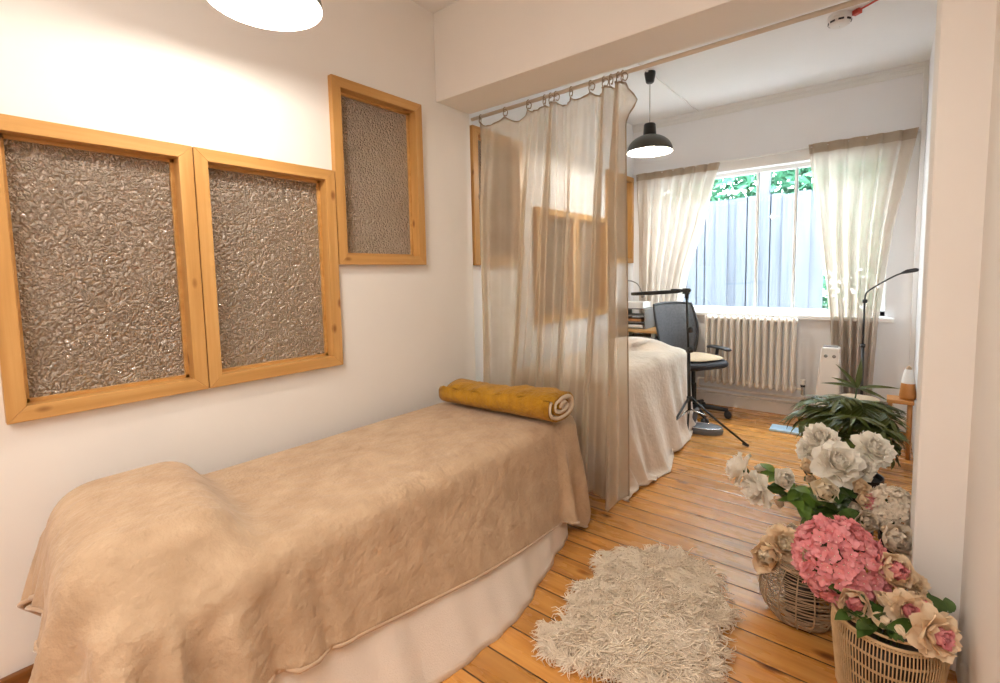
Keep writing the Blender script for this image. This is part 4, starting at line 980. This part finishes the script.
def flower(kind, c, R, facing, base, label, m_out, m_in=None, seed=1, leaves=2, group=None, cat='flower', name=None, leafmat='leaf', leafL=.07):
    c = Vector(c); fdir = Vector(facing).normalized(); q = Vector((0, 0, 1)).rotation_difference(fdir); base = Vector(base)
    t = thing(name or kind, label, cat, c, group)
    def put(b, nm, m, **kw):
        b.v = [tuple(q @ Vector(v)+c) for v in b.v]; return b.build(nm, M[m], t, **kw)
    sets = {'peony': (OPEN_OUT, OPEN_IN), 'rose': (BALL_OUT, BALL_IN), 'tulip': (TULIP_OUT, TULIP_OUT[:1])}
    if kind in sets:
        put(bloom(sets[kind][0], R, seed), 'outer_petals', m_out)
        put(bloom(sets[kind][1], R*(.62 if kind == 'tulip' else 1), seed+50), 'inner_petals', m_in or m_out)
        cal = MB().lathe([(.05*R, -.62*R), (.22*R, -.5*R), (.28*R, -.32*R), (.1*R, -.2*R)], (0, 0, 0), 12); put(cal, 'calyx', 'stem')
    else:   # hydrangea head made of four-petalled florets
        r = random.Random(seed); b = MB(); N = 300; ga = pi*(3-sqrt(5)); eyes = MB()
        for i in range(N):
            zc_ = 1-1.62*(i+.5)/N; rad_ = sqrt(max(0, 1-zc_*zc_)); a = ga*i
            n_ = Vector((rad_*cos(a), rad_*sin(a), zc_)); p = Vector((n_.x*R, n_.y*R, n_.z*R*.82))*r.uniform(.86, 1.02)
            n_ = (n_+Vector((r.gauss(0, .38), r.gauss(0, .38), r.gauss(0, .38)))).normalized(); Q = Vector((0, 0, 1)).rotation_difference(n_)
            fr_ = R*r.uniform(.14, .19); o = r.uniform(0, 6); fb2 = MB()
            for k in range(4): petal(fb2, o+k*pi/2, fr_, fr_*.46, radians(15), radians(40+r.uniform(-35, 20)), .002, 0, .12, r, nu_=3, nv_=4, lip=.3)
            b.add([Q @ Vector(v)+p for v in fb2.v], fb2.f); eyes.box(p+n_*.002, (.0013,)*3)
        put(b, 'florets', m_out); put(eyes, 'floret_eyes', m_in or m_out, smooth=False)
        put(MB().lathe([(.02*R, -.5*R), (.45*R, -.2*R), (.55*R, .15*R), (.3*R, .5*R), (.02, .6*R)], (0, 0, 0), 12), 'flower_head_core', 'stem')
    s0 = c-fdir*R*.5; L = (base-s0).length
    path = smooth_path([s0, s0-fdir*min(.05, L*.3)+Vector((0, 0, -.01)), s0*.4+base*.6+Vector((0, 0, .02)), base], 4)
    MB().tube(path, .0028, 6).build('stem', M['stem'], t)
    r = random.Random(seed*7+1)
    for k in range(leaves):
        p = path[min(2+k, len(path)-2)] if k < 3 else path[min(4+k, len(path)-2)]
        a = r.uniform(0, 2*pi); d = Vector((cos(a), sin(a), r.uniform(-.25, .35)))-fdir*.15
        lb = MB(); leaf_mesh(lb, p, d, fdir+Vector((0, 0, .3)), leafL*r.uniform(.8, 1.25), leafL*r.uniform(.2, .28), r.uniform(.3, .9)); lb.build('leaf', M[leafmat], t)
    return t
def fl_at(kind, px, py, dpx, Y, facing, base, label, m_out, m_in=None, seed=1, kR=.5, **kw):
    c = at(px, py, Y); R = dpx*kR*depth(c)/F_PX; return flower(kind, c, R, facing, base, label, m_out, m_in, seed, **kw)
tc_ = -_f   # toward the viewer's side of the room
def toward(dx=0, dz=.4): return (Vector((.45, -.85, 0))+Vector((dx, 0, dz)))
b1 = B1+Vector((0, 0, .13)); b2 = B2+Vector((0, 0, .16)); v1 = V1+Vector((0, 0, .17)); v2 = V2+Vector((0, 0, .15))
j = lambda p, s: p+Vector((random.Random(s).uniform(-.03, .03), random.Random(s+9).uniform(-.03, .03), 0))
# white peonies in the pot behind
fl_at('peony', 739, 469, 33, 2.30, (-.9, -.15, .35), j(v1, 1), 'white peony furthest left over the floorboards', 'petal_white', seed=1, leaves=3, leafmat='leaf_bright')
fl_at('peony', 757, 489, 33, 2.26, (-.55, -.6, -.05), j(v1, 2), 'white peony nodding down just below the furthest left one', 'petal_white', seed=2, leaves=3)
fl_at('rose', 784, 479, 23, 2.30, toward(-.2, .5), j(v1, 3), 'round half-open white bloom between the left pair and the cream rose', 'petal_white', seed=3, leaves=4, leafmat='leaf_bright', leafL=.06)
fl_at('peony', 761, 469, 14, 2.42, (-.3, .3, .9), j(v1, 31), 'small white bloom half behind bright leaves at the left', 'petal_white', seed=31, leaves=3, leafmat='leaf_bright', leafL=.05)
fl_at('peony', 821, 438, 31, 2.52, toward(-.3, .9), j(v1, 4), 'topmost white peony of the bunch in front of the palm', 'petal_white', seed=4, leaves=3)
fl_at('peony', 809, 450, 24, 2.50, toward(-.8, .3), j(v1, 5), 'white bloom tucked under the left of the topmost peony', 'petal_white', seed=5, leaves=2)
fl_at('peony', 838, 463, 44, 2.38, toward(0, .75), j(v1, 6), 'largest open white peony in the middle of the bunch', 'petal_white', seed=6, leaves=3)
fl_at('rose', 825, 491, 28, 2.28, toward(-.1, .45), j(v1, 7), 'pale cream rose facing out below the largest white peony', 'petal_cream', seed=7, leaves=5)
fl_at('peony', 874, 449, 35, 2.52, toward(.2, .8), j(v1, 8), 'open white peony on the right, against the dark palm leaves', 'petal_white', seed=8, leaves=3)
fl_at('peony', 863, 467, 25, 2.46, toward(.1, .5), j(v1, 9), 'small white peony just below the right-hand open one', 'petal_white', seed=9, leaves=2)
fl_at('rose', 808, 467, 16, 2.40, toward(-.2, .6), j(v1, 10), 'small peach bud left of the largest white peony', 'petal_peach', seed=10, leaves=2, leafL=.05)
fl_at('rose', 811, 479, 11, 2.40, toward(-.3, .3), j(v1, 11), 'tiny peach bud just above the pale cream rose', 'petal_peach', seed=11, leaves=2, leafL=.05)
fl_at('rose', 780, 503, 11, 2.36, (-.5, -.6, -.3), j(v1, 12), 'tiny blush bud hanging below the round white bloom', 'petal_blush', seed=12, leaves=4, leafL=.07)
# a skirt of leaves under the white bunch
for n_, (px_, py_, Y_) in enumerate([(800, 505, 2.3), (815, 515, 2.28), (835, 515, 2.27), (792, 498, 2.33), (846, 508, 2.3), (850, 485, 2.4), (774, 472, 2.36), (845, 470, 2.45), (808, 520, 2.22), (825, 505, 2.24), (842, 520, 2.24), (858, 512, 2.26), (835, 490, 2.3), (795, 488, 2.34)]):
    c = at(px_, py_, Y_); t = thing('leaf_spray', 'spray of green leaves under the white blooms', 'leaves', c, 'leaf sprays below the white peonies')
    path = smooth_path([c, c*.5+v1*.5+Vector((0, 0, .03)), j(v1, 60+n_)], 5); MB().tube(path, .0025, 6).build('stem', M['stem'], t)
    r = random.Random(70+n_)
    for k in range(6):
        a = r.uniform(0, 2*pi); d = Vector((cos(a)*.9, sin(a)*.9-.35, r.uniform(-.5, .35))); lb = MB()
        leaf_mesh(lb, path[k % 4], d, (0, -.3, 1), r.uniform(.07, .11), r.uniform(.018, .028), r.uniform(.2, .9)); lb.build('leaf', M['leaf_bright' if n_ in (0, 3, 6, 13) else 'leaf'], t)
# beige dried blooms and small ranunculus by the pier
fl_at('rose', 861, 487, 18, 2.36, toward(-.3, .3), j(v2, 20), 'upper small orange-peach ranunculus right of the cream rose', 'petal_peach', seed=20, leaves=1, leafL=.05)
fl_at('rose', 865, 500, 18, 2.30, toward(-.1, .3), j(v2, 21), 'lower small orange-peach ranunculus, next to pink florets', 'petal_peach', seed=21, leaves=1, leafL=.05)
fl_at('rose', 855, 508, 13, 2.30, toward(-.4, .1), j(v2, 22), 'smallest beige ranunculus, lowest left of the three', 'petal_tan', seed=22, leaves=1, leafL=.05)
fl_at('hydrangea', 874, 503, 17, 2.31, toward(.1, .4), j(v2, 23), 'small deep pink floret cluster beside the ranunculus pair', 'petal_rose', seed=23, leaves=0)
fl_at('hydrangea', 892, 510, 44, 2.33, toward(.0, .6), j(v2, 24), 'beige dried hydrangea head leaning against the pier', 'petal_tan', seed=24, leaves=2)
fl_at('rose', 867, 522, 23, 2.22, toward(-.2, .5), j(v2, 25), 'curled beige bloom above the pink hydrangea', 'petal_tan', seed=25, leaves=1)
fl_at('tulip', 886, 530, 14, 2.18, toward(-.3, .7), j(v2, 26), 'small white bud with a red mark above the beige rose', 'petal_blush', 'petal_rose', seed=26, leaves=1, leafL=.05)
fl_at('rose', 898, 541, 36, 2.10, toward(0, .6), j(v2, 27), 'full beige rose low against the pier foot', 'petal_tan', seed=27, leaves=3, leafL=.055)
# round basket
fl_at('rose', 767, 556, 34, 1.93, toward(-.5, .25), j(b1, 30), 'large peach rose at the left of the round basket', 'petal_peach', 'petal_cream', seed=32, leaves=3, leafL=.06)
fl_at('peony', 785, 545, 40, 2.00, toward(-.2, .8), j(b1, 33), 'open peach peony behind the large peach rose', 'petal_peach', 'petal_cream', seed=33, leaves=2, leafL=.06)
fl_at('rose', 769, 540, 13, 2.04, toward(-.4, .8), j(b1, 34), 'tiny peach bud at the upper left edge of the round basket', 'petal_peach', seed=34, leaves=0)
fl_at('rose', 792, 529, 12, 2.06, toward(0, .9), j(b1, 35), 'tiny dull beige bud above the open peach peony', 'petal_tan', seed=35, leaves=0)
# tall basket
fl_at('hydrangea', 839, 560, 76, 1.84, toward(-.25, .55), j(b2, 40), 'big pink hydrangea head between the two baskets', 'petal_pink', 'petal_cream', seed=40, leaves=3, leafL=.10)
fl_at('rose', 855, 603, 34, 1.70, toward(-.5, .25), j(b2, 41), 'pink and cream peony directly under the big pink hydrangea', 'petal_blush', 'petal_rose', seed=41, leaves=3, leafL=.075)
fl_at('rose', 895, 571, 40, 1.82, toward(-.1, .6), j(b2, 42), 'cream peony with pink heart right of the big hydrangea', 'petal_blush', 'petal_rose', seed=42, leaves=2, leafL=.075)
fl_at('peony', 916, 584, 22, 1.86, toward(.2, .7), j(b2, 43), 'small cream bloom behind the pink-hearted peony, near the wall', 'petal_blush', seed=43, leaves=1, leafL=.06)
fl_at('tulip', 887, 602, 23, 1.74, (-.45, -.5, .75), j(b2, 44), 'plump beige bud below the pink-hearted peony', 'petal_blush', seed=44, leaves=1, leafL=.06)
fl_at('tulip', 879, 619, 22, 1.68, (.5, -.6, .1), j(b2, 45), 'beige bud lying on the basket rim beside the pink peony', 'petal_blush', seed=45, leaves=2, leafL=.075)
fl_at('tulip', 897, 628, 17, 1.66, (.5, -.6, -.2), j(b2, 46), 'long cream bud just right of the bud on the rim', 'petal_blush', seed=46, leaves=1, leafL=.06)
fl_at('peony', 907, 611, 36, 1.72, toward(.0, .55), j(b2, 47), 'cream peony with small pink centre above the lowest bloom', 'petal_blush', 'petal_rose', seed=47, leaves=2, leafL=.07)
fl_at('rose', 921, 603, 20, 1.76, toward(.3, .5), j(b2, 48), 'small cream half-open bloom with pink inside near the wall', 'petal_blush', 'petal_rose', seed=48, leaves=1, leafL=.06)
fl_at('peony', 935, 634, 46, 1.64, toward(.25, .3), j(b2, 49), 'lowest and largest cream peony with deep pink heart, at far right', 'petal_blush', 'petal_rose', seed=49, leaves=4, leafL=.085)

for n_, (px_, py_, Y_) in enumerate([(842, 590, 1.74), (852, 614, 1.68), (869, 626, 1.66), (890, 632, 1.65), (952, 612, 1.84), (832, 575, 1.80)]):
    c = at(px_, py_, Y_); t = thing('leaf_spray', 'dark leaf spray poking over the rim of the tall basket', 'leaves', c, 'leaf sprays over the tall basket rim')
    path = smooth_path([c, c*.5+b2*.5+Vector((0, 0, .03)), j(b2, 80+n_)], 5); MB().tube(path, .0025, 6).build('stem', M['stem'], t)
    r = random.Random(170+n_)
    for k in range(4):
        o_ = (c-b2).normalized(); d = o_+Vector((r.uniform(-.6, .6), r.uniform(-.6, .6), r.uniform(-.5, .2))); lb = MB()
        if px_ > 940: d.x = -abs(d.x)*.3
        leaf_mesh(lb, path[k % 3], d, (0, -.4, 1), r.uniform(.045, .07), r.uniform(.012, .018), r.uniform(.4, 1.0)); lb.build('leaf', M['leaf'], t)

# ================================================================== BAMBOO PALM
def palm():
    c = V3+Vector((0, 0, .135)); t = thing('bamboo_palm', 'dark green bamboo palm with arching fronds beside the pier', 'plant', V3+Vector((0, 0, .135)))
    r = random.Random(12); canes = []
    for k, (dx, dy, h) in enumerate(((-.02, .0, .40), (.03, .02, .36), (.0, -.03, .28), (.05, -.02, .24), (-.05, .02, .32))):
        top = c+Vector((dx*1.8, dy*1.5, h)); MB().tube(smooth_path([c+Vector((dx, dy, -.02)), c+Vector((dx*1.3, dy, h*.5)), top], 4), .0065, 8).build('cane', M['cane'], t); canes.append(top)
    spec = []
    for k in range(40):
        a = k*2.399+.4; spec.append((canes[k % 5], a, r.uniform(.20, .35), r.uniform(-.35, 1.05), r.uniform(.8, 1.6)))
    for (p, a, L, el, dr) in spec:
        d = Vector((cos(a), sin(a)*.8, 0)); b = MB(); pts = []; q = Vector(p); N = 11
        # keep fronds clear of the far-right wall
        while p.x+abs(d.x)*0+d.x*L*1.35+L*.30 > .125 and L > .06: L *= .85
        for i in range(N):
            e = el-dr*i/(N-1); pts.append(q.copy()); q = q+(d*cos(e)+Vector((0, 0, sin(e))))*(L/(N-1))
        b.tube(pts, [.003]*(N-1)+[.0015], 5); sd = Vector((-d.y, d.x, 0)).normalized()
        for i in range(1, N):
            tg = (pts[i]-pts[i-1]).normalized(); ll = L*.62*(.65+.35*sin(pi*i/N))
            for sg in (-1, 1):
                leaf_mesh(b, pts[i], tg*.62+sd*sg*.8, (0, 0, 1), ll*r.uniform(.8, 1.05), .0125, r.uniform(.3, .9), .3, 5)
        leaf_mesh(b, pts[-1], (pts[-1]-pts[-2]), (0, 0, 1), L*.5, .010, .5, .3, 5)
        b.build('frond', M['palm'], t)
    # young shoot at the top
    q0 = canes[0]; q1 = q0+Vector((.01, .0, .10)); MB().tube([q0, q1], .004, 6).build('shoot', M['stem'], t)
    for (dx, dz, L) in ((-.55, .95, .16), (.12, 1.0, .17), (.9, .28, .19), (.85, -.15, .15), (-.95, .22, .17), (-.8, .5, .13)):
        lb = MB(); leaf_mesh(lb, q1, (dx, -.15, dz), (0, -.5, 1) if abs(dx) > .3 else (.2, -1, .2), L, .013, .35, .3, 8); lb.build('shoot_leaf', M['palm'], t)
palm()
bpy.context.view_layer.update()
